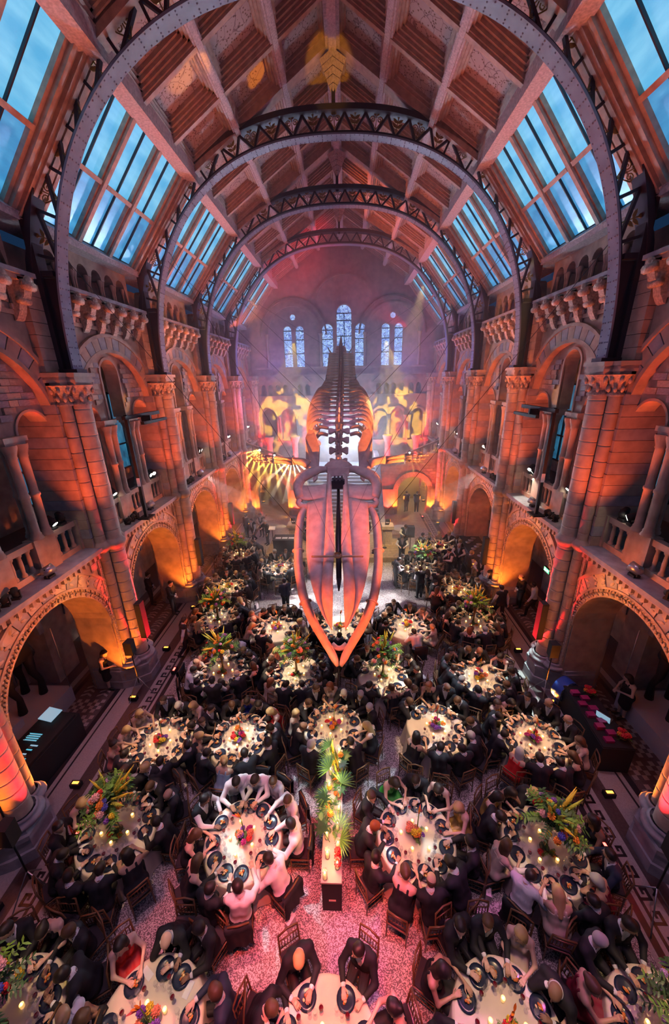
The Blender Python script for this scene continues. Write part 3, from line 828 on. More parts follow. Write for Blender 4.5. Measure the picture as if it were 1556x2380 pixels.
for i in range(1, 5):
    y = cy_(i)
    r = thing('iron_arch', '%s riveted dark iron arch spanning the hall from the camera' % RIBN[i - 1], 'arch', (0, y, 0))
    obj('inner_flange', inner_me, r); obj('girder', outer_me, r)
    if i <= 3: obj('rivet', rivet_me, r, kind='stuff')
    def strut(q0, q1):
        c = (q0 + q1) / 2; d = q1 - q0
        obj('strut', strut_u, r, loc=(c.x, 0, c.y), rz=(0, math.atan2(d.x, d.y), 0), scale=(.065, .1, d.length))
    cells = []; L0 = 2.5; NP = 6; PL = .86
    for sx in (0, 1):
        for k in range(NP + 1):
            a, b = L0 + PL * k, L0 + PL * (k + 1)
            if sx: a, b = TOT - a, TOT - b
            pa, ia = rib_xy(t_at(a), .62), rib_xy(t_at(a), .1)
            strut(pa, ia)
            if k < NP:
                pb, ib = rib_xy(t_at(b), .62), rib_xy(t_at(b), .1)
                strut(pb, ia); cells.append((pa * .36 + ia * .2 + pb * .3 + ib * .14, (pa + pb) / 2 - (ia + ib) / 2, k))
    La, Lb = L0 + PL * NP, TOT - L0 - PL * NP; nv = max(1, round((Lb - La) / .66))
    for k in range(nv):
        a = La + (Lb - La) * k / nv; b = La + (Lb - La) * (k + 1) / nv
        pa, pb, pm_ = rib_xy(t_at(a), .62), rib_xy(t_at(b), .62), rib_xy(t_at((a + b) / 2), .1)
        strut(pa, pm_); strut(pm_, pb); cells.append(((pa + pb) / 2 * .7 + pm_ * .3, (pa + pb) / 2 - pm_, k))
    if i <= 3:
        for c, d, k in cells:
            obj('leaf_ornament' if k % 2 else 'scroll_ornament', ORN[k % 2], r, loc=(c.x, 0, c.y), rz=(0, math.atan2(d.x, d.y), 0), scale=(.85, .85, .85))
    MB().bar((0, 0, 18.0), (0, 0, RID[1] - .4), .12, .12).build('king_post', M_IRON, r)
    for sx in (-1, 1):
        MB().bar((sx * 5.6, 0, 16.2), (sx * 5.0, 0, 16.6), .1, .1).build('bracket', M_IRON, r)

# ------------------------------------------------------------------ end wall, stairs, whale
YE = 31.5
def xplate(mb, xs, lo, hi, yf, yb, m=0):
    for a, b in zip(xs[:-1], xs[1:]):
        la, lb, ha, hb = lo(a + 1e-6), lo(b - 1e-6), hi(a + 1e-6), hi(b - 1e-6)
        mb.add([(a, yf, la), (b, yf, lb), (b, yf, hb), (a, yf, ha)], [(0, 1, 2, 3)], m)
        mb.add([(a, yf, la), (b, yf, lb), (b, yb, lb), (a, yb, la)], [(0, 1, 2, 3)], m, True)
def xring(mb, xc, zs, r0, r1, yf, yb, n=20, m=0, a0=0, a1=PI):
    v = []
    for k in range(n + 1):
        t = a0 + (a1 - a0) * k / n
        for r, y in ((r0, yf), (r1, yf), (r1, yb), (r0, yb)): v.append((xc + r * math.cos(t), y, zs + r * math.sin(t)))
    mb.add(v, [(k * 4 + j, k * 4 + (j + 1) % 4, k * 4 + 4 + (j + 1) % 4, k * 4 + 4 + j) for k in range(n) for j in range(4)], m)
def openings(ops, base, x0, x1):
    """lo(x) for openings (xc, hw, spring); sampled xs"""
    xs = {x0, x1}
    for xc, hw, zs in ops:
        for k in range(13): xs.add(xc - hw * math.cos(PI * k / 12))
    def lo(x):
        for xc, hw, zs in ops:
            d = abs(x - xc)
            if d < hw: return zs + math.sqrt(max(0, hw * hw - d * d))
        return base
    return sorted(xs), lo
M_ENDST = mat('end_wall_stone', (.42, .31, .25), .85, var=.2, scale=3, bump=.2)
WE = MB().box(-11, 11, YE + .5, YE + .7, 0, 21).build('wall_back', M_ENDST, kind='structure')
WX = [(.22, .57, 14.7), (-1.07, .42, 13.55), (1.5, .42, 13.55), (-4.2, .32, 13.55), (-3.25, .32, 13.55), (3.45, .32, 13.6), (4.45, .32, 13.6)]
xs, lo = openings(WX, 10.9, -8, 8)
gab = lambda x: min(RID[1] + .2 - abs(x) * .65, 16.9) if abs(x) > 4.9 else RID[1] + .2 - abs(x) * .65
mb = MB(); xplate(mb, xs, lo, gab, YE, YE + .45)
for xc, hw, zs in WX:
    for q in (-hw, hw): mb.add([(xc + q, YE, 10.9), (xc + q, YE + .45, 10.9), (xc + q, YE + .45, zs), (xc + q, YE, zs)], [(0, 1, 2, 3)])
    xring(mb, xc, zs, hw, hw + .1, YE - .06, YE + .02)
for xc in (-3.72, 3.95):
    xring(mb, xc, 13.2, 2.0, 2.2, YE - .12, YE); xring(mb, xc, 13.2, 2.5, 2.62, YE - .15, YE)
    for q in (-2.1, 2.1): mb.lathe([(.12, 10.9), (.12, 13.1), (.2, 13.3)], (xc + q, YE - .05, 0), 8)
xring(mb, .22, 14.9, 2.3, 2.42, YE - .08, YE)
mb.build('gable_wall', M_ENDST, WE)
def stained(name, cA, cB, es):
    m = mat(name, (.02, .03, .05), .4); nt = m.node_tree; b = nt.nodes['Principled BSDF']
    tc = nt.nodes.new('ShaderNodeTexCoord'); v = nt.nodes.new('ShaderNodeTexVoronoi'); v.feature = 'DISTANCE_TO_EDGE'; v.inputs['Scale'].default_value = 9
    n = nt.nodes.new('ShaderNodeTexVoronoi'); n.inputs['Scale'].default_value = 7
    cr = nt.nodes.new('ShaderNodeValToRGB'); cr.color_ramp.elements[0].position = .02; cr.color_ramp.elements[1].position = .09
    cr.color_ramp.elements[0].color = (.03, .03, .08, 1)
    mx = nt.nodes.new('ShaderNodeMixRGB'); mx.inputs[1].default_value = (*cA, 1); mx.inputs[2].default_value = (*cB, 1)
    sp = nt.nodes.new('ShaderNodeSeparateColor')
    nt.links.new(tc.outputs['Object'], v.inputs['Vector']); nt.links.new(tc.outputs['Object'], n.inputs['Vector'])
    nt.links.new(n.outputs['Color'], sp.inputs[0]); nt.links.new(sp.outputs[0], mx.inputs[0]); nt.links.new(mx.outputs[0], cr.inputs[0]) if 0 else None
    mu = nt.nodes.new('ShaderNodeMixRGB'); mu.blend_type = 'MULTIPLY'; mu.inputs[0].default_value = 1
    cr.color_ramp.elements[1].color = (1, 1, 1, 1)
    nt.links.new(v.outputs['Distance'], cr.inputs[0]); nt.links.new(cr.outputs[0], mu.inputs[1]); nt.links.new(mx.outputs[0], mu.inputs[2])
    nt.links.new(mu.outputs[0], b.inputs['Emission Color']); b.inputs['Emission Strength'].default_value = es
    return m
M_STAIN = stained('stained_glass', (.12, .2, .55), (.4, .6, .95), 1.5)
for k, (xc, hw, zs) in enumerate(WX):
    mb = MB()
    for z in ((10.9, 12.0, 13.1, 14.2) if k == 0 else (10.9, 11.9, 12.9)): mb.box(xc - hw, xc + hw, YE + .2, YE + .28, z - .03, z + .03)
    mb.box(xc - hw, xc + hw, YE + .2, YE + .28, zs - .03, zs + .03)
    if k == 0: mb.box(xc - .025, xc + .025, YE + .2, YE + .28, 10.9, zs)
    r = mb.build('window_%d' % (wn + 1 + k), M_IRON, kind='structure')
    zz = [10.9, 12.0, 13.1, 14.2, zs] if k == 0 else [10.9, 11.9, 12.9, zs]
    for a, b in zip(zz[:-1], zz[1:]):
        MB().box(xc - hw, xc + hw, YE + .29, YE + .31, a + .03, b - .03).build('pane', M_STAIN, r)
    MB().prism([(xc + hw * math.cos(PI * q / 12), zs + .03 + hw * math.sin(PI * q / 12)) for q in range(13)], lambda a, b, h: (a, h, b), YE + .29, YE + .31).build('pane', M_STAIN, r)
for k, xc in enumerate((-3.72, 3.95)):
    mb = MB(); xring(mb, xc, 14.45, .2, .27, YE - .1, YE, 16, 0, 0, 2 * PI)
    r = mb.build('window_%d' % (wn + 8 + k), M_ENDST, kind='structure')
    MB().prism([(xc + .2 * math.cos(2 * PI * q / 12), 14.45 + .2 * math.sin(2 * PI * q / 12)) for q in range(12)], lambda a, b, h: (a, h, b), YE - .05, YE - .02).build('pane', M_STAIN, r)
# gallery stage of the end wall
ops = [(-6.1, .6, 7.1), (-4.5, .6, 7.1), (3.15, .55, 7.1), (4.55, .55, 7.1), (6.2, .5, 7.1)]
xs, lo = openings(ops, 5.0, -8, 8); mb = MB(); xplate(mb, xs, lo, lambda x: 8.7, YE, YE + .48)
for xc, hw, zs in ops:
    for q in (-hw, hw): mb.add([(xc + q, YE, 5.2), (xc + q, YE + .48, 5.2), (xc + q, YE + .48, zs), (xc + q, YE, zs)], [(0, 1, 2, 3)])
    xring(mb, xc, zs, hw, hw + .16, YE - .1, YE + .02)
    for q in (-hw - .1, hw + .1): mb.lathe([(.14, 5.2), (.1, 5.4), (.1, 6.8), (.17, 7.1)], (xc + q, YE - .1, 0), 8)
mb.box(-8, 8, YE - .12, YE + .1, 8.62, 8.74)
xs2, lo2_ = openings([(x, .2, 9.4) for x in (-6.4, -5.8, -5.2, -4.6, -3.4, -2.8, 3, 3.6, 4.2, 4.8, 5.6, 6.2)], 8.7, -8, 8)
xplate(mb, xs2, lo2_, lambda x: 10.92, YE, YE + .3)
mb.box(-8, 8, YE - .2, YE + .1, 10.2, 10.34); mb.box(-8, 8, YE - .12, YE + .1, 10.78, 10.92); mb.box(-8, 8, YE, YE + .3, 0, 5.05)
for xc in (-5.5, -3.1, 3.1, 5.4): mb.prism([(xc - .6, 9.75), (xc + .6, 9.75), (xc, 10.3)], lambda a, b, h: (a, h, b), YE - .25, YE)
mb.build('gallery_stage', M_ENDST, WE)
for x in (-6.0, -3.9, 3.7, 6.0):     # landing pilasters with flared caps, uplit red
    mb = MB(); mb.lathe([(.3, 3.4), (.3, 3.6), (.22, 3.7), (.22, 5.0), (.3, 5.2), (.42, 5.5), (.42, 5.62)], (x, YE - 1.2, 0), 12); mb.build('landing_pillar', M_ST3, WE)
# stair wall with the arched doorways
for s, nm in ((-1, 'wall_stair_left'), (1, 'wall_stair_right')):
    c = 5.36; hw = 1.12; zs = 1.85; yf = 27.0
    mb = MB(); xs, lo = openings([(c, hw, zs)], 0, 2.9, 7.6)
    sx = sorted(s * x for x in xs)
    xplate(mb, sx, lambda x: lo(abs(x)), lambda x: 3.9, yf, yf + .6)
    for q in (-hw, hw): mb.add([(s * (c + q), yf, 0), (s * (c + q), yf + .6, 0), (s * (c + q), yf + .6, zs), (s * (c + q), yf, zs)], [(0, 1, 2, 3)])
    for k in range(5): mb.box(*sorted((s * (4.7 + k * .55), s * 7.6)), yf, yf + .5, 3.9 + k * .2, 3.9 + (k + 1) * .2)
    mb.box(*sorted((s * 2.9, s * 7.6)), yf, YE, 3.3, 3.42); mb.box(*sorted((s * 2.9, s * 3.0)), yf, YE, 0, 3.4)
    root = mb.build(nm, M_ST, kind='structure')
    mb = MB(); xring(mb, s * c, zs, hw, hw + .34, yf - .08, yf + .04, 24); xring(mb, s * c, zs, hw + .3, hw + .38, yf - .13, yf, 24)
    mb.build('door_arch', M_CARVE, root)
    for a, b in ((3.05, 4.0), (6.72, 7.3)):
        mb = MB().box(*sorted((s * a, s * b)), yf - .12, yf, .42, 2.0).box(*sorted((s * a, s * b)), yf - .16, yf, .3, .42).box(*sorted((s * a, s * b)), yf - .12, yf, 0, .3); mb.build('pilaster', M_ST3, root)
    mb = MB()
    z = .5; k = 0
    while z < 4.2:
        x = 3.0 + (.25 if k % 2 else 0)
        while x < 7.4:
            b = min(x + .5, 7.45)
            if max(abs(x - c), abs(b - c)) and min(math.hypot(x - c, max(0, z - zs)), math.hypot(b - c, max(0, z - zs))) > hw + .4 and not (x < c < b and z < zs + hw + .4) and not (z < 2.0 and (x < 4.05 or x > 6.6)) and z + .22 < 3.9 + max(0, (x - 4.7) / .55) * .2:
                mb.box(*sorted((s * (x + .01), s * (b - .01))), yf - .03, yf + .02, z + .01, z + .21)
            x += .5
        z += .22; k += 1
    mb.build('stone_courses', M_ST, root, kind='stuff')
    door = MB().box(*sorted((s * 4.2, s * 6.6)), YE - .6, YE - .5, 0, 3.2).build('door_%d' % (1 if s < 0 else 2), mat('ochre_plaster', (.5, .38, .16), .8), kind='structure')
    mb = MB()   # raking balustrade over the doorway
    for k in range(7): mb.lathe([(.07, 0), (.05, .2), (.07, .5)], (s * (4.9 + k * .38), yf + .7, 4.0 + k * .17), 6)
    mb.bar((s * 4.6, yf + .7, 4.45), (s * 7.3, yf + .7, 5.55), .2, .14)
    mb.build('raking_balustrade', M_ST, root)
# the stairs
stair = thing('staircase', 'wide stone staircase rising under the tail between pale stone rails', 'staircase', (0, 0, 0))
for q in (-1, 1): MB().prism([(22.4, 0), (22.4, .75), (28.6, 4.35), (30.4, 4.35), (30.4, 0)], lambda a, b, h: (h, a, b), q * 2.72 - .16, q * 2.72 + .16).build('balustrade', M_ST2, stair)
stepm = MB().box(-2.56, 2.56, 0, .33, 0, .18).box(-2.56, 2.56, -.02, .03, .15, .18).mesh('step', mat('pale_stone_step', (.55, .5, .48), .6))
for k in range(19): obj('step', stepm, stair, loc=(0, 22.6 + k * .315, k * .18))
MB().box(-2.6, 2.6, 28.6, 30.4, 0, 3.42).build('landing', M_ST2, stair)

# --- whale skeleton
M_BONE = mat('weathered_bone', (.62, .5, .42), .65, var=.18, scale=4, bump=.2)
M_ARMA = mat('black_steel_armature', (.02, .02, .025), .4)
whale = thing('whale_skeleton', 'huge whale skeleton hung from the roof, diving jaws first', 'skeleton', (0, 0, 0))
def cax(y): return .03 + .02 * (11 - y)
def mir(p): return (2 * cax(p[1]) - p[0], p[1], p[2])
MXO = [(-1.03, 11.9, 6.0), (-1.0, 11.17, 5.59), (-0.93, 10.2, 5.04), (-0.79, 9.47, 4.63), (-0.59, 8.87, 4.29), (-0.36, 8.38, 4.01), (-0.09, 7.99, 3.79)]
MXI = [(-0.37, 12.12, 6.13), (-0.37, 11.17, 5.59), (-0.38, 10.2, 5.04), (-0.4, 9.47, 4.63), (-0.41, 8.94, 4.33), (-0.31, 8.45, 4.05), (-0.08, 7.99, 3.79)]
PMO = [(-0.39, 13.14, 6.71), (-0.37, 12.12, 6.13), (-0.37, 11.17, 5.59), (-0.38, 10.2, 5.04), (-0.4, 9.47, 4.63), (-0.41, 8.94, 4.33), (-0.31, 8.45, 4.05), (-0.09, 7.99, 3.79)]
PMI = [(-0.22, 13.14, 6.71), (-0.19, 12.12, 6.13), (-0.12, 11.17, 5.59), (-0.06, 10.35, 5.13), (-0.09, 9.47, 4.63), (-0.08, 8.94, 4.33), (-0.08, 8.45, 4.05), (-0.08, 7.99, 3.79)]
ORB = [(-1.39, 12.65, 6.43), (-0.81, 12.63, 6.42), (-0.39, 12.72, 6.47), (-0.37, 12.12, 6.13), (-0.52, 12.08, 6.11), (-1.0, 12.04, 6.08), (-1.32, 12.11, 6.12)]
ZYG = [(-1.3, 12.15, 6.1), (-1.41, 12.57, 6.38), (-1.34, 12.86, 6.6), (-1.14, 13.0, 6.72), (-0.91, 13.09, 6.8), (-0.67, 13.23, 6.85), (-0.41, 13.32, 6.85)]
MAN = [(-1.06, 12.02, 5.81), (-1.2, 11.83, 5.65), (-1.26, 11.57, 5.44), (-1.28, 11.09, 5.06), (-1.22, 10.36, 4.47), (-1.12, 9.92, 4.12), (-1.0, 9.53, 3.8), (-0.69, 8.98, 3.36), (-0.34, 8.54, 3.01), (-0.12, 8.27, 2.79), (0.05, 8.01, 2.58)]
SN = Vector((0, -.495, .869))
def smooth(P, n):
    P = [Vector(p) for p in P]; out = []
    for i in range(len(P) - 1):
        p0, p1, p2, p3 = P[max(0, i - 1)], P[i], P[i + 1], P[min(len(P) - 1, i + 2)]
        for k in range(n):
            t = k / n
            out.append(.5 * ((2 * p1) + (p2 - p0) * t + (2 * p0 - 5 * p1 + 4 * p2 - p3) * t * t + (3 * p1 - p0 - 3 * p2 + p3) * t ** 3))
    out.append(P[-1]); return out
def blade(mb, A, B, bulge, th, up=0., n=4, K=6):
    """a convex bone blade lofted between two edges"""
    A, B = smooth(A, n), smooth(B, n); N = min(len(A), len(B)); v = []
    for i in range(N):
        wdt = (A[i] - B[i]).length
        for k in range(K + 1):
            t = k / K; v.append(A[i].lerp(B[i], t) + SN * (bulge * min(1, wdt / .3) * math.sin(PI * t) + up * t))
        for k in range(K + 1):
            t = 1 - k / K; v.append(A[i].lerp(B[i], t) - SN * (th * (.35 + .65 * math.sin(PI * t)) * min(1, wdt / .15)))
    W = 2 * K + 2
    f = [(i * W + k, i * W + (k + 1) % W, (i + 1) * W + (k + 1) % W, (i + 1) * W + k) for i in range(N - 1) for k in range(W)]
    f += [tuple(range(W))[::-1], tuple((N - 1) * W + k for k in range(W))]
    mb.add(v, f, 0, True)
sk = obj('skull', None, whale)
for fn in (lambda p: p, mir):
    mb = MB(); blade(mb, [fn(p) for p in MXO], [fn(p) for p in MXI], .04, .12); mb.build('maxilla', M_BONE, sk)
    mb = MB(); blade(mb, [fn(p) for p in PMO], [fn(p) for p in PMI], .11, .2, .05); mb.build('premaxilla', M_BONE, sk)
    mb = MB(); pts = [fn(p) for p in ORB]
    top = [fn(ORB[0]), fn(ORB[1]), fn(ORB[2])]; bot = [fn(ORB[6]), fn(ORB[5]), fn(ORB[3])]
    blade(mb, top, bot, .05, .16, 0, 4); mb.build('orbital_plate', M_BONE, sk)
    mb = MB(); P = smooth([fn(p) for p in ZYG], 4); mb.tube(P, [.1 + .1 * math.sin(PI * (.15 + .85 * i / (len(P) - 1))) for i in range(len(P))], 10); mb.build('cheek_arch', M_BONE, sk)
    mb = MB(); P = smooth([fn((-1.28, 12.2, 6.05)), fn((-1.36, 12.1, 5.95)), fn((-1.2, 12.0, 5.85)), fn((-1.0, 11.9, 5.9))], 3); mb.tube(P, .1, 8); mb.build('jaw_joint', M_BONE, sk)
    P = smooth([fn(p) for p in MAN], 4); N = len(P)
    mb = MB(); mb.tube(P, [.128 * (.85 + .25 * math.sin(PI * min(1, i / N * 1.1))) * (1 if i < N - 3 else .85 - .2 * (i - N + 3)) for i in range(N)], 12, flat=1.3, up=(0, -.5, .85))
    md = mb.build('mandible', M_BONE, whale)
    for q in (14, 25):
        d = (P[q + 1] - P[q - 1]).normalized(); MB().tube([P[q] - d * .015, P[q] + d * .015], .2, 12).build('strap', M_BONE, md)
mb = MB(); mb.box(-.36, .42, 13.05, 13.45, 6.62, 6.95); mb.ball((.03, 13.45, 6.85), (.55, .35, .32), 12, 8); mb.build('braincase', M_BONE, sk)
mb = MB(); mb.box(-.2, .26, 12.55, 13.05, 6.3, 6.6)
for q in (-.1, .03, .16): mb.box(q - .03, q + .03, 12.5, 13.05, 6.58, 6.66)
mb.build('nasal_bone', M_ARMA, sk)
mb = MB(); mb.tube([(.03, 13.0, 6.3), (.05, 10.9, 5.15), (.08, 9.6, 4.35)], [.05, .1, .08], 8); mb.tube([(.08, 9.62, 4.37), (.08, 9.3, 4.15)], [.08, .02], 8); mb.build('vomer', M_ARMA, sk)
mb = MB(); P = [(-.12, 8.5, 2.92), (.0, 8.42, 2.86), (.09, 8.4, 2.85), (.18, 8.42, 2.86), (.3, 8.5, 2.92)]; mb.tube(P, .09, 8, flat=.4); mb.build('chin_strap', M_BONE, whale)
mb = MB(); P = smooth([(-.72, 9.75, 5.05), (-.3, 9.66, 5.1), (.05, 9.62, 5.12), (.4, 9.66, 5.1), (.8, 9.75, 5.05)], 4); mb.tube(P, .035, 6); mb.lathe([(.1, -.05), (.14, 0), (.1, .06)], (.05, 9.62, 5.15), 8)
mb.build('yoke', mat('orange_lit_brass', (.6, .42, .25), .4, .4), whale)  # brass with a warm base colour
SPINE = smooth([(.03, 13.5, 6.95), (.05, 14.7, 8.08), (.06, 17, 9.02), (.08, 20, 10.0), (.06, 23, 10.95), (.02, 26, 11.75), (0, 29, 12.45), (0, 31.2, 12.95)], 40)
sacc = [0]
for a, b in zip(SPINE, SPINE[1:]): sacc.append(sacc[-1] + (b - a).length)
STOT = sacc[-1]
def sp_at(u):
    L = u * STOT; k = max(1, min(len(sacc) - 1, int(np.searchsorted(sacc, L))))
    a, b = SPINE[k - 1], SPINE[k]; t = (L - sacc[k - 1]) / max(1e-6, sacc[k] - sacc[k - 1])
    return a.lerp(b, t), (b - a).normalized()
def vert_mesh(tw, ns, r, tl=.2, wav=.12):
    """a vertebra: drum, spine above, transverse processes to the sides; local x sideways, y along, z up"""
    mb = MB(); mb.tube([(0, -.13, 0), (0, -.08, 0), (0, .08, 0), (0, .13, 0)], [r, r * .85, r * .85, r], 12)
    mb.prism([(-.09, r * .7), (.09, r * .7), (.14, ns), (.02, ns + .04), (-.02, ns)], lambda a, b, h: (h, a, b), -.035, .035)
    for q in (-1, 1):
        mb.prism([(r * .7, -.06), (tw * .45, -.05), (tw * .8, -tl / 2 - wav * .3), (tw, -tl / 2), (tw, tl / 2), (tw * .75, tl / 2 + wav * .2), (tw * .45, .07), (r * .7, .07)], lambda a, b, h: (q * a, b, h), -.04, .04)
        mb.prism([(-.05, r * .6), (.12, r * .9), (.2, r * 1.5), (.12, r * 1.5)], lambda a, b, h: (h, a, b), q * r * .55 - .03, q * r * .55 + .03)
    return mb.mesh('vertebra', M_BONE)
VMESH = [vert_mesh(.42, .26, .16), vert_mesh(.66, .42, .17, .15, .16), vert_mesh(.76, .52, .17, .13), vert_mesh(.3, .4, .14, .12), vert_mesh(.09, .1, .09, .05)]
NVT = 39
for k in range(NVT):
    u = (k + .3) / NVT; p, d = sp_at(u)
    side = Vector((1, 0, 0)); up = side.cross(d)
    M4 = Matrix((side, d, up)).transposed().to_4x4(); M4.translation = p
    kind = 0 if k < 4 else 1 if k < 14 else 2 if k < 26 else 3 if k < 31 else 4
    o = obj('vertebra', VMESH[kind], whale); o.matrix_world = M4
    sc_ = 1.0 if kind < 3 else max(.4, 1.25 - .07 * (k - 26)) if kind == 3 else max(.45, 1.3 - .1 * (k - 31))
    o.scale = (sc_ * (.8 + .07 * k if k < 4 else 1), 1.2, sc_)
for k in range(15):
    u = (k * .82 + 2.8) / NVT; p, d = sp_at(u); side = Vector((1, 0, 0)); up = side.cross(d)
    e = 1.12 if 1 < k < 12 else 1.0; e *= .8 + .25 * math.sin(PI * (k + 1) / 15); ln = (1.2 if k < 2 else 1.75) * (.6 + .5 * math.sin(PI * (k + 2) / 17))
    for q in (-1, 1):
        P = smooth([p + side * q * .42 + up * .02, p + side * q * .85 * e + up * .05 + d * .05, p + side * q * 1.15 * e - up * .35 + d * .15, p + side * q * 1.22 * e - up * .95 * ln / 1.7 + d * .3, p + side * q * .95 * e - up * ln + d * .45], 4)
        MB().tube(P, [.035 + .025 * math.sin(PI * (i + 2) / (len(P) + 3)) for i in range(len(P))], 7, flat=1.5).build('rib', M_BONE, whale)
for q in (-1, 1):
    mb = MB(); rod = [sp_at((3 + i * .8) / NVT)[0] + Vector((q * .78, 0, -.05)) for i in range(18)]; mb.tube(rod, .018, 5); mb.build('armature_rod', M_ARMA, whale)
    fx = lambda x, y, z: (.05 + q * x, y, z)
    mb = MB()   # shoulder blade: a broad fan
    fan = [(.8, 13.0, 6.55), (.75, 13.3, 7.0), (.72, 13.7, 7.6), (.9, 14.05, 8.1), (1.12, 14.1, 8.2), (1.25, 14.0, 7.9), (1.22, 13.5, 7.2), (1.15, 13.2, 6.85), (1.05, 13.0, 6.6), (.98, 13.05, 6.75), (.92, 12.95, 6.45)]
    n = len(fan); nrm = Vector((q * .25, -.8, .5)).normalized()
    v = [Vector(fx(*p)) + nrm * .05 for p in fan] + [Vector(fx(*p)) - nrm * .05 for p in fan]
    mb.add(v, [tuple(range(n)), tuple(range(n, 2 * n))[::-1]] + [(k, (k + 1) % n, n + (k + 1) % n, n + k) for k in range(n)])
    mb.build('shoulder_blade', M_BONE, whale)
    fl_ = obj('flipper', None, whale)
    MB().tube([fx(1.12, 13.2, 7.05), fx(1.3, 13.3, 7.12), fx(1.55, 13.4, 7.15), fx(1.7, 13.42, 7.14)], [.17, .15, .13, .15], 9).build('upper_arm_bone', M_BONE, fl_)
    for dz, r in ((.06, .07), (-.07, .085)):
        MB().tube([fx(1.74, 13.42, 7.14 + dz), fx(1.95, 13.45, 7.16 + dz), fx(2.4, 13.5, 7.2 + dz)], [r * 1.2, r * .85, r], 8).build('forearm_bone', M_BONE, fl_)
    for g, (dz, dy, L) in enumerate(((.1, .1, .62), (.04, .02, .85), (-.04, -.03, .75), (-.1, -.06, .5))):
        x = 2.46
        for j in range(5):
            l = L * (.3, .24, .2, .15, .11)[j]; z = 7.2 + dz * (1 + (x - 2.46)) + .02 * (x - 2.46)
            MB().tube([fx(x, 13.5 + dy, z), fx(x + l * .5, 13.5 + dy, z), fx(x + l * .9, 13.5 + dy, z + .01)], [.045, .028, .042], 6).build('finger_bone', M_BONE, fl_); x += l
# tail chevrons at the end of the transverse processes
for q in (-1, 1):
    MB().tube([(.0 + q * .55, 24.0, 11.45), (q * .75, 24.2, 11.75)], [.05, .03], 6).build('hanger_bracket', M_BONE, whale)
# suspension wires
M_WIRE = mat('steel_wire', (.12, .1, .1), .4, .6)
def wire(a, b, label, r=.012):
    r *= .6
    tag(MB().tube([a, b], r, 5).build('suspension_wire', M_WIRE), label, 'wire')
for q, nm in ((-1, 'desk side'), (1, 'gift table side')):
    y1 = cy_(1)
    wire((.05 + q * .03, 9.62, 5.25), (q * 1.15, 12.4, 6.7), 'thin wire from the snout yoke up to the cheek, %s' % nm, .008)
    wire((q * 1.3, 12.8, 6.75), (q * 6.2, cy_(2), 14.7), 'wire from the skull cheek up to the second arch, %s' % nm, .013)
    wire((q * .8, 16.0, 8.7), (q * 6.3, cy_(2), 14.3), 'wire from the rib cage up to the second arch, %s' % nm, .013)
    wire((q * .75, 19.5, 9.9), (q * 6.1, cy_(3), 14.9), 'wire from mid spine up to the third arch, %s' % nm, .013)
    wire((q * .7, 24.2, 11.75), (q * 6.0, cy_(4), 15.0), 'wire from the tail bracket up to the fourth arch, %s' % nm, .013)
    wire((q * 1.0, 10.6, 5.4), (q * 6.9, cy_(1) + .3, 13.2), 'wire from the upper jaw up to the nearest arch, %s' % nm, .012)

# ------------------------------------------------------------------ people: bodies grown from one distance field each
def nets(D, G, lo, h):
    """surface nets: one vertex per crossed cell, one quad per crossed edge"""
    S = D < 0; nx, ny, nz = D.shape
    c = [S[i:nx - 1 + i, j:ny - 1 + j, k:nz - 1 + k] for i in (0, 1) for j in (0, 1) for k in (0, 1)]
    tot = sum(a.astype(np.int8) for a in c); act = (tot > 0) & (tot < 8)
    idx = np.full(act.shape, -1, np.int64); n = int(act.sum()); idx[act] = np.arange(n)
    I = np.argwhere(act); P = np.zeros((n, 3)); C = np.zeros(n)
    offs = [(i, j, k) for i in (0, 1) for j in (0, 1) for k in (0, 1)]
    V = {o: D[I[:, 0] + o[0], I[:, 1] + o[1], I[:, 2] + o[2]] for o in offs}
    for a in offs:
        for ax in range(3):
            if a[ax]: continue
            b = list(a); b[ax] = 1; b = tuple(b); va, vb = V[a], V[b]; m = (va < 0) != (vb < 0)
            t = np.where(m, va / np.where(va == vb, 1, va - vb), 0)
            q = np.tile(np.array(a, float), (n, 1)); q[:, ax] = t
            P[m] += q[m]; C[m] += 1
    P = P / C[:, None]; W = lo + (I + P) * h
    quads = []
    for ax in range(3):
        sl0 = [slice(0, None)] * 3; sl1 = [slice(0, None)] * 3; sl0[ax] = slice(0, -1); sl1[ax] = slice(1, None)
        A, B = S[tuple(sl0)], S[tuple(sl1)]; X = np.argwhere(A != B); flip = A[A != B]
        u, v = [(1, 2), (2, 0), (0, 1)][ax]
        ok = (X[:, u] > 0) & (X[:, v] > 0) & (X[:, u] < act.shape[u]) & (X[:, v] < act.shape[v]) & (X[:, ax] < act.shape[ax])
        X, flip = X[ok], flip[ok]
        def cell(du, dv):
            Y = X.copy(); Y[:, u] += du; Y[:, v] += dv; return idx[Y[:, 0], Y[:, 1], Y[:, 2]]
        q = np.stack([cell(-1, -1), cell(0, -1), cell(0, 0), cell(-1, 0)], 1); q[~flip] = q[~flip][:, ::-1]
        quads.append(q[(q >= 0).all(1)])
    Q = np.concatenate(quads)
    g = G[I[:, 0], I[:, 1], I[:, 2]] if G is not None else np.zeros(n, np.int8)
    return W, Q, g[Q[:, 0]]
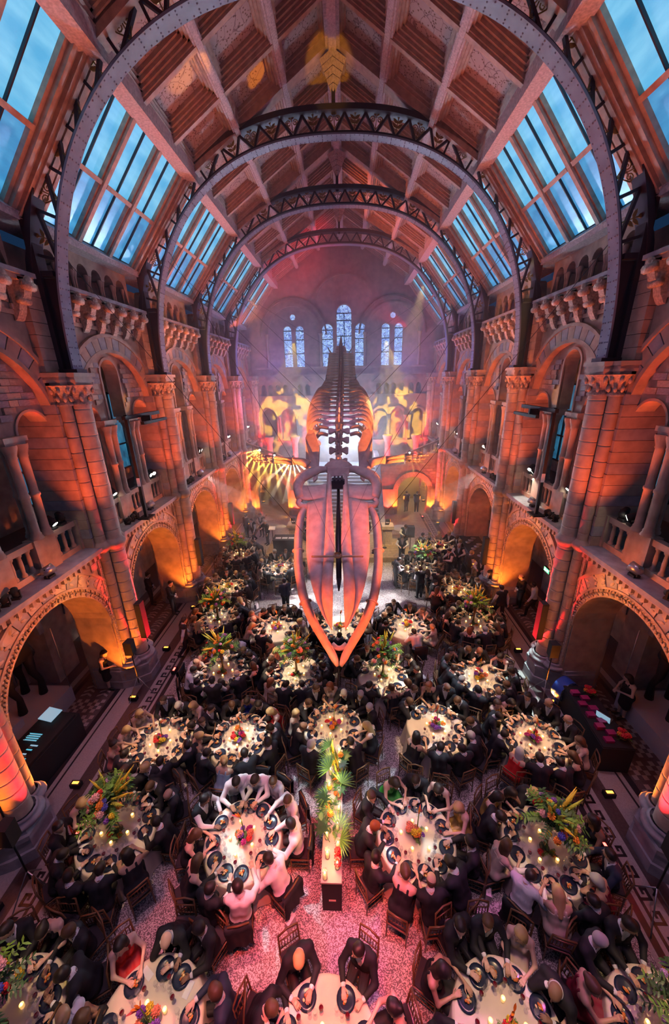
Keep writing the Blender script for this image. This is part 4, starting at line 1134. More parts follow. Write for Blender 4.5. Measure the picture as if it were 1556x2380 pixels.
def grow(prims, h, k=.03, pad=.05, cut=None):
    A = np.array([[*p[0], p[2]] for p in prims] + [[*p[1], p[3]] for p in prims], float)
    lo = (A[:, :3] - A[:, 3:4]).min(0) - pad; hi = (A[:, :3] + A[:, 3:4]).max(0) + pad
    N = np.ceil((hi - lo) / h).astype(int) + 1
    D = np.full(N, .3); G = np.zeros(N, np.int8); ax = [lo[i] + h * np.arange(N[i]) for i in range(3)]
    for a, b, ra, rb, g in prims:
        a = np.array(a, float); b = np.array(b, float); r = max(ra, rb) + .07
        s = [slice(max(0, int((min(a[i], b[i]) - r - lo[i]) / h)), min(N[i], int((max(a[i], b[i]) + r - lo[i]) / h) + 2)) for i in range(3)]
        X = np.stack(np.meshgrid(ax[0][s[0]], ax[1][s[1]], ax[2][s[2]], indexing='ij'), -1)
        ab = b - a; L = max(1e-9, ab @ ab); t = np.clip(((X - a) @ ab) / L, 0, 1)
        d = np.linalg.norm(X - a - t[..., None] * ab, axis=-1) - (ra + (rb - ra) * t)
        d0 = D[tuple(s)]; kk = k if abs(g) < 20 else .006
        hh = np.maximum(kk - np.abs(d0 - d), 0) / kk
        G[tuple(s)] = np.where(d < d0, g % 20, G[tuple(s)]); D[tuple(s)] = np.minimum(d0, d) - hh * hh * kk / 4
    if cut is not None:
        X = np.stack(np.meshgrid(*ax, indexing='ij'), -1); D = np.maximum(D, cut(X))
    return nets(D, G, lo, h)
def np_mesh(name, parts, mats):
    vs, qs, gs, n = [], [], [], 0
    for W, Q, g in parts: vs.append(W); qs.append(Q + n); gs.append(g); n += len(W)
    W = np.concatenate(vs); Q = np.concatenate(qs); g = np.concatenate(gs)
    me = bpy.data.meshes.new(name); me.vertices.add(len(W)); me.vertices.foreach_set('co', W.astype(np.float32).ravel())
    me.loops.add(Q.size); me.loops.foreach_set('vertex_index', Q.ravel().astype(np.int32))
    me.polygons.add(len(Q)); me.polygons.foreach_set('loop_start', np.arange(0, Q.size, 4, dtype=np.int32))
    for m in mats: me.materials.append(m)
    me.polygons.foreach_set('material_index', g.astype(np.int32)); me.polygons.foreach_set('use_smooth', np.ones(len(Q), bool))
    me.update(calc_edges=True); return me
def ik(S, W, l1, l2, hint):
    S, W, hint = Vector(S), Vector(W), Vector(hint); d = W - S; L = min(d.length, (l1 + l2) * .985); dn = d.normalized()
    a = (l1 * l1 - l2 * l2 + L * L) / (2 * L); hgt = math.sqrt(max(0, l1 * l1 - a * a))
    n = hint - dn * hint.dot(dn); n.normalize()
    return S + dn * a + n * hgt, S + dn * L
SKINS = [mat('skin_fair', (.72, .46, .35), .5), mat('skin_tan', (.55, .33, .22), .5), mat('skin_brown', (.26, .14, .09), .5)]
M_SHIRT = mat('white_shirt_cotton', (.82, .8, .8), .8); M_EYE = mat('dark_eye', (.03, .02, .02), .3); M_LIP = mat('lip', (.5, .18, .16), .5)
M_BLACK = mat('black_wool', (.012, .012, .016), .75); M_NAVY = mat('navy_wool', (.02, .03, .065), .7); M_SHOE = mat('black_shoe_leather', (.01, .01, .01), .3)
HAIRC = {'d': mat('dark_hair', (.018, .012, .01), .5), 'b': mat('brown_hair', (.09, .045, .022), .5), 'l': mat('blond_hair', (.5, .33, .14), .5), 'g': mat('grey_hair', (.45, .43, .42), .6), 'r': mat('red_hair', (.25, .07, .025), .5)}
DRESSC = {'K': M_BLACK, 'R': mat('red_dress', (.6, .02, .02), .6), 'U': mat('blue_dress', (.03, .05, .35), .55), 'G': mat('green_dress', (.05, .4, .05), .6), 'O': mat('cream_dress', (.6, .47, .36), .6),
          'P': mat('pink_dress', (.65, .25, .22), .6), 'Y': mat('gold_sequin_dress', (.5, .32, .08), .35, .3), 'T': mat('pale_blue_dress', (.3, .45, .55), .6), 'B': mat('burgundy_dress', (.2, .015, .03), .6)}
H = .0145
def hand(W, d, nrm, side, curl=.5):
    """palm, four unequal bent fingers and a thumb from the side of the palm"""
    W, d, nrm = Vector(W), Vector(d).normalized(), Vector(nrm); nrm = (nrm - d * nrm.dot(d)).normalized(); x = d.cross(nrm) * side
    P = [(W - d * .03, W + d * .02, .027, .026, 0)]
    for q in (-.024, 0, .024): P.append((W + x * q * .6 + d * .01, W + x * q + d * .075, .017, .014, 20))
    for q, L in ((-.033, .058), (-.011, .076), (.011, .082), (.033, .072)):
        a = W + x * q + d * .075; d1 = (d - nrm * curl * .5).normalized(); d2 = (d - nrm * curl * 1.6).normalized(); b = a + d1 * L * .5
        P += [(a, b, .0105, .0095, 20), (b, b + d2 * L * .5, .0095, .008, 20)]
    a = W + x * .026 + d * .015; b = a + (x * .8 + d * .75 - nrm * .2).normalized() * .04
    P += [(a, b, .014, .012, 20), (b, b + (d * .9 + x * .25 - nrm * curl * .5).normalized() * .032, .012, .009, 20)]
    W_, Q, g = grow(P, .0075, .012, .02); return W_, Q, g * 0
def pose(nm, female=False, seated=True, lean=14, side=0, hp=-20, hy=0, hands=((-.14, .5, .84), (.14, .5, .84)), curls=(.6, .6), legs=None, hips=.0):
    """returns the meshes of one posed figure; local frame faces +y"""
    f = female; k = .94 if f else 1.0
    hz = .57 if seated else .95 * k
    sw = .165 if f else .195; pw = .1 if f else .085
    L, Sd = math.radians(lean), math.radians(side)
    up = Vector((math.sin(Sd), math.sin(L) * math.cos(Sd), math.cos(L) * math.cos(Sd))); xr = Vector((math.cos(Sd), 0, -math.sin(Sd))); fw = up.cross(xr) * -1 if False else xr.cross(up) * -1
    fw = up.cross(xr)
    pel = Vector((0, 0, hz)); TL = .5 * k
    at = lambda u, x=0, y=0: pel + up * (TL * u) + xr * x + fw * y
    T, A, LG, HD = [], [], [], []
    rt = .1 if f else .118
    T += [(at(0, -pw), at(0, pw), .125 if f else .12, .125 if f else .12, 1)]
    for q in (-1, 1):
        T += [(at(.02, q * .07), at(.45, q * .065), .105 if f else .11, .095 if f else .11, 1), (at(.45, q * .065), at(.82, q * .085), .09 if f else .11, rt, 1)]
        T += [(at(.85, 0), at(.92, q * sw), .075, .06 if f else .07, 1)]
    if f:
        for q in (-1, 1): T.append((at(.66, q * .075, .07), at(.66, q * .07, .09), .06, .055, 1))
    nb = at(.95); nk = at(1.08, 0, .03)
    hq = math.radians(hp); yw = math.radians(hy)
    Rh = Matrix.Rotation(-Sd * .5, 3, 'Y') @ Matrix.Rotation(-yw, 3, 'Z') @ Matrix.Rotation(hq, 3, 'X')
    hc = nk + Rh @ Vector((0, .035, .11)); hd = lambda x, y, z: hc + Rh @ Vector((x, y, z))
    HD += [(nb, nk, .062 if not f else .05, .056 if not f else .046, 0), (nk, hd(0, -.01, -.02), .054, .056, 0)]
    HD += [(hd(0, -.025, .03), hd(0, .015, .035), .087, .083, 0), (hd(0, .03, -.06), hd(0, .01, .0), .05, .07, 0), (hd(0, .055, -.085), hd(0, .045, -.06), .03, .04, 0)]
    HD += [(hd(0, .1, .015), hd(0, .118, -.022), .008, .015, 20), (hd(-.022, .098, -.058), hd(.022, .098, -.058), .01, .01, 24)]
    for q in (-1, 1): HD += [(hd(q * .032, .091, .012), hd(q * .036, .089, .012), .012, .011, 23), (hd(q * .086, -.005, .012), hd(q * .088, -.01, -.02), .014, .01, 20)]
    hm = []; cuffs = []
    for q, W, cu in ((-1, hands[0], curls[0]), (1, hands[1], curls[1])):
        S = at(.9, q * sw)
        E, Wr = ik(S, W, .29 * k, .26 * k, (q * .8, -.35, -.6))
        A += [(S, E, .058 if not f else .046, .046 if not f else .037, 2), (E, Wr, .045 if not f else .036, .03 if not f else .025, 3)]
        d = (Wr - E).normalized(); nrm = Vector((0, 0, 1)) if abs(d.z) < .8 else Vector((0, -1, 0)); hm.append(hand(Wr + d * .03, d, nrm, -q, cu)); cuffs.append((E.lerp(Wr, .82), E.lerp(Wr, .98)))
    if legs is None:
        if seated: legs = (((-.13, .44, .53), (-.12, .36, .1)), ((.13, .44, .53), (.13, .4, .1)))
        else: legs = (((-.09, .03, .5 * k), (-.095, 0, .09)), ((.09, .03, .5 * k), (.1, .02, .09)))
    for (kn, an), q in zip(legs, (-1, 1)):
        hp_ = at(-.02, q * pw); kn, an = Vector(kn), Vector(an)
        LG += [(hp_, kn, .088, .062, 4), (kn, an + Vector((0, 0, .02)), .058, .04, 5), (an, an + Vector((q * .02, .16, -.045)), .042, .036, 2 if False else 6)]
    gm = {0: 0, 1: 0 if f else 1, 2: 0 if f else 1, 3: 0 if f else 1, 4: 0, 5: 0, 6: 2, 3.5: 3}
    def rg(P, m): return [(a, b, x, y, m(g)) for a, b, x, y, g in P]
    body = []
    for a, b, x, y, g in T + A + LG + HD:
        if g >= 20: body.append((a, b, x, y, {20: 20, 23: 23, 24: 24}[g]))
        else: body.append((a, b, x, y, 0 if f and g in (1, 2, 3, 4, 5) else (1 if g in (1, 2, 3) else 5 if g in (4, 5) else 2 if g == 6 else 0)))
    if not f: body += [(nb + fw * .02, nb + up * .05 + fw * .02, .062, .066, 1)] + [(a, b, .036, .036, 1) for a, b in cuffs]
    M = {}
    M['body'] = np_mesh('person', [grow(body, H)] + hm, [SKINS[0], M_SHIRT if not f else SKINS[0], M_SHOE, M_EYE, M_LIP, M_BLACK])
    inf = lambda P, e, keep: [(a, b, x + e, y + e, 0) for a, b, x, y, g in P if g in keep]
    pv, uv, xv, fv = (np.array(v) for v in (pel, up, xr, fw))
    def frame(X): R = X - pv; return R @ xv, R @ fv, (R @ uv) / TL
    neck = lambda X: frame(X)[2] - (1.0 if not f else .97)
    def vcut(X):
        x, y, u = frame(X); w = np.minimum(y - .01, .015 + .062 * np.clip((u - .38) / .6, 0, 1) - np.abs(x)); w = np.where(u > .36, w, -1)
        return np.maximum(w, np.minimum((u - np.where(y > .0, .97, 1.07)) * .5, .075 - np.abs(x)))
    def ends(P, fr):   # sleeves stop short of the wrist
        return [(a, Vector(a).lerp(Vector(b), fr), x, x + (y - x) * fr, g) if g == 3 else (a, b, x, y, g) for a, b, x, y, g in P]
    if not f:
        jk = inf(T, .012, (1,)) + inf(ends(A, .86), .014, (2, 3))
        M['jacket'] = np_mesh('jacket', [grow(jk, H, .03, .05, vcut)], [M_BLACK])
        M['shirt'] = np_mesh('shirt', [grow(inf(T, .008, (1,)) + inf(ends(A, .9), .009, (2, 3)), H, .03, .05, lambda X: np.minimum((frame(X)[2] - .99) * .5, .08 - np.abs(frame(X)[0])))], [M_SHIRT])
        M['waistcoat'] = np_mesh('waistcoat', [grow(inf(T, .016, (1,)), H, .03, .05, vcut)], [M_BLACK])
        M['trousers'] = np_mesh('trousers', [grow(inf(LG, .012, (4, 5)) + inf(T[:1], .014, (1,)), H, .03, .05, lambda X: (frame(X)[2] - .12) * .4)], [M_BLACK])
    else:
        def dcut(X):
            x, y, u = frame(X); return np.minimum((u - .8) * .4, np.maximum((u - .97) * .4, np.abs(np.abs(x) - .085) - .022))
        sk = inf(T, .01, (1,)) + inf(LG, .022, (4,))
        if seated: sk += [((0, .1, .56), (0, .42, .54), .12, .1, 0), ((-.1, .42, .5), (-.1, .42, .2), .09, .1, 0), ((.1, .42, .5), (.1, .42, .2), .09, .1, 0)]
        else: sk += [((0, 0, hz), (0, .01, .55), .15, .16, 0), ((-.06, 0, hz), (-.08, .01, .5), .1, .11, 0), ((.06, 0, hz), (.08, .01, .5), .1, .11, 0)]
        M['dress'] = np_mesh('dress', [grow(sk, H, .03, .05, dcut)], [M_BLACK])
    tie = np.array(at(.99, 0, .075 if not f else .06)); M['tie'] = Vector(tie); M['tie_r'] = (L, 0, 0)
    M['head'] = hc; M['headR'] = Rh.to_euler(); M['female'] = f; M['back'] = at(.3, 0, -.12)
    return M
def hair_mesh(nm, prims, cut): return np_mesh('hair', [grow(prims, .012, .03, .04, cut)], [HAIRC['d']])
cap = [((0, -.028, .036), (0, .012, .042), .098, .092, 0)]
front = lambda X: np.maximum(np.minimum(X[..., 1] - .0 + (X[..., 2] - .02) * -.9, .3), -(X[..., 2] + 9))
HAIR = {'short': hair_mesh('s', cap + [((0, -.06, .0), (0, -.05, -.04), .06, .05, 0)], lambda X: np.maximum(X[..., 1] - .02 - np.clip(X[..., 2] - .035, 0, .1) * 1.3, -(X[..., 2] + .075))),
        'fringe': hair_mesh('f', cap + [((0, -.06, .0), (0, -.05, -.04), .06, .05, 0)], lambda X: np.maximum(np.maximum(X[..., 1] - .012, X[..., 2] - .035), -(X[..., 2] + .07))),
        'long': hair_mesh('l', [((0, -.03, .036), (0, .012, .042), .103, .096, 0), ((-.05, -.055, .0), (-.055, -.075, -.26), .062, .04, 0), ((.05, -.055, .0), (.055, -.075, -.26), .062, .04, 0), ((0, -.07, 0), (0, -.1, -.3), .07, .045, 0)], lambda X: X[..., 1] - .025 - np.clip(X[..., 2] - .035, 0, .1) * 1.2),
        'bun': hair_mesh('b', [((0, -.028, .036), (0, .012, .042), .1, .094, 0), ((0, -.12, .05), (0, -.125, .06), .05, .048, 0), ((0, -.06, 0), (0, -.06, -.03), .06, .05, 0)], lambda X: X[..., 1] - .022 - np.clip(X[..., 2] - .035, 0, .1) * 1.3)}
bow = MB()
for q in (-1, 1): bow.prism([(0, -.012), (q * .05, -.026), (q * .05, .026), (0, .012)], lambda a, b, h: (a, h, b), -.008, .012)
bow.ball((0, .006, 0), .014, 6, 4); BOW = bow.mesh('bow_tie', M_BLACK)
MEN = [pose('m0', lean=20, hp=-34, hands=((-.15, .47, .86), (.12, .5, .84))), pose('m1', lean=6, hp=-8, hy=38, hands=((-.2, .46, .83), (.16, .46, .83))),
       pose('m2', lean=27, hp=-22, hy=-12, hands=((-.16, .5, .83), (.1, .32, 1.0))), pose('m3', lean=4, hp=-14, hy=-40, side=4, hands=((-.16, .36, .76), (.2, .5, .86))),
       pose('m4', lean=15, hp=-28, hy=22, side=-5, hands=((-.1, .5, .85), (.22, .44, .83)))]
WOM = [pose('w0', True, lean=16, hp=-30, hands=((-.13, .46, .84), (.13, .48, .84))), pose('w1', True, lean=6, hp=-8, hy=35, hands=((-.16, .44, .83), (.1, .44, .83))),
       pose('w2', True, lean=22, hp=-18, hy=-25, hands=((-.05, .3, 1.02), (.15, .48, .83))), pose('w3', True, lean=9, hp=-20, hy=-10, side=5, hands=((-.18, .46, .83), (.08, .36, .8)))]
STAND = {'hold': pose('s0', seated=False, lean=3, hp=-24, hands=((-.17, .33, 1.12), (.17, .33, 1.12)), curls=(.8, .8)),
         'bend': pose('s1', seated=False, lean=48, hp=6, hands=((-.12, .62, .88), (.2, .58, .9)), legs=(((-.09, .06, .5), (-.1, .0, .09)), ((.09, -.08, .52), (.1, -.24, .12)))),
         'rest': pose('s2', seated=False, lean=1, hp=-10, hy=15, hands=((-.05, .2, .98), (.05, .21, .97)), curls=(1, 1)),
         'walk': pose('s3', seated=False, lean=5, hp=-8, hands=((-.24, .22, .88), (.25, -.12, .85)), legs=(((-.09, .2, .52), (-.09, .22, .09)), ((.09, -.02, .5), (.1, -.3, .16)))),
         'talk': pose('s4', seated=False, lean=2, hp=-12, hy=-25, hands=((-.22, .1, .86), (.16, .3, 1.16))),
         'lady': pose('s5', True, seated=False, lean=4, hp=-16, hy=20, hands=((-.1, .26, 1.05), (.12, .28, 1.02)))}
def setmat(o, i, m):
    o.material_slots[i].link = 'OBJECT'; o.material_slots[i].material = m
def person(M, outfit, hair, skin, label, loc, rz, group=None, scale=1.0):
    o = obj('person', M['body'], None, None, None, loc, rz, (scale,) * 3); tag(o, label, 'person', group)
    setmat(o, 0, SKINS[skin])
    if M['female']: setmat(o, 1, SKINS[skin])
    if M['female']:
        d = obj('dress', M['dress'], o)
        if outfit != 'K': setmat(d, 0, DRESSC[outfit])
    else:
        obj('trousers', M['trousers'], o)
        if outfit in 'JN':
            d = obj('jacket', M['jacket'], o)
            if outfit == 'N': setmat(d, 0, M_NAVY)
        if outfit in 'WV': obj('shirt', M['shirt'], o)
        if outfit == 'V': obj('waistcoat', M['waistcoat'], o)
        if outfit == 'S':
            d = obj('shirt', M['shirt'], o); setmat(d, 0, M_BLACK)
        if outfit in 'JNV': obj('bow_tie', BOW, o, loc=M['tie'])
    style, c = hair
    if style: 
        h_ = obj('hair', HAIR[style], o, loc=M['head'], rz=tuple(M['headR']))
        if c != 'd': setmat(h_, 0, HAIRC[c])
    return o

# ------------------------------------------------------------------ tables, chairs, place settings, flowers, diners
M_CLOTH = mat('ivory_satin_cloth', (.74, .65, .52), .45, var=.06, scale=4)
M_CHAIR = mat('bronze_chair_wood', (.2, .1, .045), .35, .25); M_CUSH = mat('black_cushion', (.03, .025, .03), .8)
M_PLATE = mat('dark_blue_plate', (.02, .03, .06), .22); M_FOOD = [mat('roast_food', (.65, .2, .04), .6), mat('green_food', (.2, .35, .06), .6), mat('pale_food', (.8, .6, .3), .6)]
M_GLASS = mat('clear_glass', (.9, .9, .9), .03, alpha=.22); M_WINE = mat('red_wine', (.16, .005, .015), .1); M_CARD = mat('white_card', (.85, .83, .82), .7)
M_WAX = mat('candle_wax', (.85, .7, .45), .5, emit=(1, .55, .15), estr=.6); M_FLAME = mat('candle_flame', (1, .7, .3), .5, emit=(1, .55, .12), estr=30)
M_LEAF = mat('fern_green', (.12, .26, .03), .5, var=.5, scale=9); M_LEAF2 = mat('dark_leaf_green', (.03, .1, .03), .45, var=.4, scale=6); M_LIME = mat('lime_spike', (.5, .5, .06), .55); M_YELL = mat('yellow_spike', (.75, .48, .04), .55)
M_VASE = mat('smoked_vase', (.12, .09, .05), .2, .3); M_STEM = mat('stem_green', (.2, .3, .05), .5)
BLOOMC = {'red': (.75, .02, .03), 'orange': (.85, .22, .02), 'magenta': (.5, .02, .2), 'purple': (.22, .06, .42), 'lilac': (.55, .3, .62), 'yellow': (.85, .55, .03), 'coral': (.85, .22, .12), 'blue': (.08, .07, .45), 'pink': (.8, .35, .4)}
random.seed(11)
WORDN = ['twelve', 'one', 'two', 'three', 'four', 'five', 'six', 'seven', 'eight', 'nine', 'ten', 'eleven']
ROWS = {1: 'front', 2: 'second', 3: 'third', 4: 'fourth', 5: 'fifth', 6: 'sixth', 7: 'seventh', 8: 'rearmost'}
ORD = ['first', 'second', 'third', 'fourth', 'fifth']
ROWOF = {}
for r, ks in ((1, (1, 2, 3, 4, 5)), (2, (6, 7, 8, 9)), (3, (10, 11, 12, 13, 14)), (4, (15, 16, 17, 18)), (5, (19, 20, 21, 22, 23)), (6, (24, 25)), (7, (26, 27, 28)), (8, (29,))):
    for n, k in enumerate(ks): ROWOF[k] = '%s table from desk side, %s row' % (ORD[n], ROWS[r])
ROWOF[29] = 'rearmost table beside the bar counter'
# --- prototypes
def chair_near():
    r = thing('dining_chair', 'x', 'chair')
    for x in (-1, 1):
        MB().tube([(x * .19, .19, 0), (x * .185, .185, .45)], [.014, .018], 6).build('leg', M_CHAIR, r)
        MB().tube([(x * .19, -.2, 0), (x * .185, -.185, .45), (x * .18, -.23, .92)], [.014, .018, .015], 6).build('leg', M_CHAIR, r)
    mb = MB(); mb.box(-.21, .21, -.21, .21, .43, .455)
    for x in (-1, 1):
        for z in (.16, .3): mb.tube([(x * .188, -.19, z), (x * .188, .188, z)], .009, 5)
    mb.tube([(-.188, .19, .2), (.188, .19, .2)], .009, 5); mb.build('seat', M_CHAIR, r)
    MB().box(-.19, .19, -.19, .19, .455, .485).build('cushion', M_CUSH, r)
    b = MB().tube([(-.185, -.23, .91), (0, -.25, .93), (.185, -.23, .91)], .017, 6).build('backrest', M_CHAIR, r)
    for q, z in ((-.2, .58), (-.215, .78)): MB().tube([(-.18, q, z), (.18, q, z)], .012, 5).build('cross_rail', M_CHAIR, b)
    sm = MB().tube([(0, -.2, .58), (0, -.215, .78)], .009, 5).mesh('slat', M_CHAIR)
    for k in range(6): obj('slat', sm, b, loc=(-.135 + .054 * k, 0, 0))
    return r
CH_N = chair_near(); CH_NS = snapshot(CH_N)
mb = MB()
for x in (-1, 1):
    mb.tube([(x * .19, .19, 0), (x * .185, .185, .45)], .016, 5); mb.tube([(x * .19, -.2, 0), (x * .185, -.185, .45), (x * .18, -.23, .92)], .016, 5)
mb.box(-.21, .21, -.21, .21, .43, .48, 0); mb.tube([(-.185, -.23, .91), (.185, -.23, .91)], .017, 5)
for z in (.58, .78): mb.tube([(-.18, -.2 - (z - .58) * .08, z), (.18, -.2 - (z - .58) * .08, z)], .012, 5)
for k in range(6): mb.tube([(-.135 + .054 * k, -.2, .58), (-.135 + .054 * k, -.216, .78)], .009, 4)
CH_F = mb.mesh('dining_chair', M_CHAIR)
first_chair = [True]
def chair(x, y, rz, label, near, group):
    if near:
        if first_chair[0]:
            first_chair[0] = False; CH_N.location = (x, y, 0); CH_N.rotation_euler = (0, 0, rz); CH_N['label'] = label; CH_N['group'] = group
        else: dup(CH_NS, (x, y, 0), rz, label, group)
    else: tag(obj('dining_chair', CH_F, loc=(x, y, 0), rz=rz), label, 'chair', group)
n = 56
TR = .81
prof = [(.02, .755), (TR - .04, .755), (TR, .745), (TR + .015, .71)] + [(TR + .015 + .012 * k, .71 - .068 * k) for k in range(1, 11)]
v, f = [], []
for i, (r, z) in enumerate(prof):
    for k in range(n):
        t = 2 * PI * k / n; fo = max(0, (i - 4)) / 9.
        v.append(((r + .035 * fo * math.sin(14 * t) + .02 * fo * math.sin(9 * t + 1)) * math.cos(t), (r + .035 * fo * math.sin(14 * t) + .02 * fo * math.sin(9 * t + 1)) * math.sin(t), max(.012, z)))
f = [(i * n + k, i * n + (k + 1) % n, (i + 1) * n + (k + 1) % n, (i + 1) * n + k) for i in range(len(prof) - 1) for k in range(n)]
CLOTHM = MB().add(v, f, 0, True).mesh('tablecloth', M_CLOTH)
TOPM = MB().lathe([(.001, .715), (.79, .715), (.79, .745), (.001, .745)], n=40).mesh('tabletop', M_CHAIR)
PEDM = MB().lathe([(.3, 0), (.28, .04), (.05, .1), (.05, .7), (.2, .715)], n=12).mesh('pedestal', M_CHAIR)
PLM = MB().lathe([(.001, 0), (.09, 0), (.15, .018), (.152, .024), (.1, .008), (.001, .006)], n=20).mesh('plate', M_PLATE)
FOODM = []
for k in range(3):
    mb = MB()
    for q in range(9):
        a, r = random.random() * 6.3, random.random() * .06
        mb.ball((r * math.cos(a), r * math.sin(a), .02 + random.random() * .015), (.025, .02, .014), 6, 4, random.choice((0, 0, 1, 2)))
    FOODM.append(mb.mesh('food', M_FOOD))
def glass_mesh(wine):
    mb = MB().lathe([(.034, 0), (.006, .006), (.005, .09), (.03, .12), (.038, .16), (.032, .21)], n=10)
    if wine: mb.lathe([(.004, .1), (.028, .125), (.035, .15), (.001, .15)], n=10, m=1)
    return mb.mesh('wine_glass', [M_GLASS, M_WINE])
GLM = [glass_mesh(False), glass_mesh(False), glass_mesh(True)]
CARDM = MB().box(-.05, .05, -.1, .1, 0, .004).mesh('menu_card', M_CARD)
CNDM = MB().lathe([(.03, 0), (.035, .08), (.03, .08), (.026, .05), (.001, .05)], n=10).mesh('candle', M_WAX)
FLM = MB().lathe([(.001, .055), (.012, .07), (.009, .09), (.001, .115)], n=6).mesh('flame', M_FLAME)
def bloom(name, col):
    mb = MB(); m = mat(name + '_petals', col, .6, var=.25, scale=30)
    for lay, (cnt, rad, up) in enumerate(((9, .05, .0), (8, .036, .02), (5, .018, .035))):
        for k in range(cnt):
            t = 2 * PI * k / cnt + lay * .4
            mb.ball((rad * math.cos(t), rad * math.sin(t), up), (.026, .02, .012), 5, 3, 0, Matrix.Rotation(t, 3, 'Z') @ Matrix.Rotation(-.7 + .3 * lay, 3, 'Y'))
    return mb.mesh('bloom', m)
BLM = {k: bloom(k, c) for k, c in BLOOMC.items()}
def leaf_blade(mb, base, d, L, W, m=0, droop=.3, ns=4):
    base, d = Vector(base), Vector(d).normalized(); sd = d.cross(Vector((0, 0, 1)))
    sd = sd.normalized() if sd.length > .01 else Vector((1, 0, 0)); v = []
    for k in range(ns + 1):
        t = k / ns; p = base + d * L * t - Vector((0, 0, droop * L * t * t)); w_ = W * math.sin(PI * (.12 + .88 * t) * .98)
        v += [p - sd * w_ / 2, p + sd * w_ / 2]
    mb.add(v, [(2 * k, 2 * k + 1, 2 * k + 3, 2 * k + 2) for k in range(ns)], m, True)
def spray(seed, n, R):
    random.seed(seed); mb = MB()
    for k in range(n):
        a, e = random.random() * 2 * PI, random.uniform(-.35, 1.45); d = Vector((math.cos(a) * math.cos(e), math.sin(a) * math.cos(e), math.sin(e)))
        L = R * random.uniform(.65, 1.05); b = d * R * .12
        pts = [b + d * L * t - Vector((0, 0, .22 * L * t * t)) for t in (0, .25, .5, .75, 1)]
        mb.tube(pts, .006, 3, k % 2, cap=False)
        for t in range(1, 9):
            p = b + d * L * (t / 8) - Vector((0, 0, .22 * L * (t / 8) ** 2))
            for q in (-1, 1):
                sdv = d.cross(Vector((random.uniform(-.3, .3), random.uniform(-.3, .3), 1))).normalized()
                leaf_blade(mb, p, sdv * q + d * .5, R * random.uniform(.13, .24), R * .07, k % 2, .3, 2)
    return mb.mesh('foliage', [M_LEAF, M_LEAF2])
SPRAY = [spray(k, 42, .52) for k in range(3)]; SPL = [spray(k + 9, 10, .2) for k in range(2)]
def spike_mesh(m, L=.5):
    mb = MB(); mb.tube([(0, 0, 0), (0, .02, L * .5), (0, .06, L)], [.03, .032, .004], 7, 0)
    for k in range(26):
        t = k / 26; a = k * 2.4; mb.ball((.03 * math.cos(a) * (1 - t * .7), .02 * t + .03 * math.sin(a) * (1 - t * .7), L * t), .016 * (1.2 - t), 5, 3)
    return mb.mesh('flower_spike', m)
SPK = [spike_mesh(M_LIME), spike_mesh(M_YELL)]
UVASE = MB().lathe([(.09, 0), (.1, .02), (.05, .06), (.035, .3), (.045, .55), (.08, .78), (.085, .8)], n=14).mesh('vase', M_VASE)
LVASE = MB().lathe([(.06, 0), (.09, .03), (.1, .08), (.09, .1), (.08, .08)], n=12).mesh('vase', M_VASE)
bp = MB(); bp.tube([(0, 0, 0), (.01, 0, .3), (.03, 0, .55)], [.012, .011, .009], 6, 0)
for a in (-.5, 0, .5): leaf_blade(bp, (.03, 0, .55), (math.sin(a) + .3, .2 * a, .8), .16, .04, 1, .1, 3)
leaf_blade(bp, (.03, 0, .54), (.8, .1, .35), .2, .04, 2, .1, 3)
BIRD = bp.mesh('bird_of_paradise', [M_STEM, mat('orange_petal', (.9, .25, .02), .5), mat('beak_red', (.6, .05, .05), .5)])
def flowers(k, x, y, z, tall, where, mix):
    random.seed(100 + k)
    if tall:
        t = thing('flower_urn', 'tall flower urn with ferns and spikes, %s' % where, 'flowers', (x, y, z), 0, 'tall flower urns')
        obj('vase', UVASE, t); obj('foliage', SPRAY[k % 3], t, loc=(0, 0, .95), rz=k * 1.3, scale=(1.08, 1.08, 1.0))
        for q in range(26):
            a, e = random.random() * 2 * PI, random.uniform(-.3, 1.3); r = random.uniform(.3, .46)
            c = random.choice(mix); s = random.uniform(.75, 1.35)
            obj('bloom', BLM[c], t, loc=(r * math.cos(a) * math.cos(e), r * math.sin(a) * math.cos(e), .95 + r * math.sin(e) * .9), rz=(random.uniform(-.5, .5), (PI / 2 - e) * .6, a), scale=(s, s, s))
        for q in range(9):
            a, e = random.random() * 2 * PI, random.uniform(.45, 1.3); r = .25; s = random.uniform(.7, 1.05)
            obj('flower_spike', SPK[(q + k) % 2], t, loc=(r * math.cos(a) * math.cos(e), r * math.sin(a) * math.cos(e), .98 + r * math.sin(e)), rz=(0, PI / 2 - e, a), scale=(s, s, s))
        obj('bloom', BLM['orange'], t, loc=(.1, -.12, .03)); obj('bloom', BLM['red'], t, loc=(-.12, -.1, .03)); obj('foliage', SPL[k % 2], t, loc=(.02, -.1, .05))
    else:
        t = thing('table_posy', 'low bright posy with a tall stem, %s' % where, 'flowers', (x, y, z), 0, 'low table posies')
        obj('vase', LVASE, t); obj('foliage', SPL[k % 2], t, loc=(0, 0, .08), rz=k)
        for q in range(9):
            a = 2 * PI * q / 9 + random.random() * .4; r = random.choice((.05, .12, .17)); s = random.uniform(.8, 1.3)
            obj('bloom', BLM[random.choice(mix)], t, loc=(r * math.cos(a), r * math.sin(a), .1 + .1 * random.random()), rz=(random.uniform(-.6, .6), random.uniform(-.4, .4), a), scale=(s, s, s))
        obj('bird_of_paradise', BIRD, t, loc=(.02, .05, .06), rz=random.random() * 6)
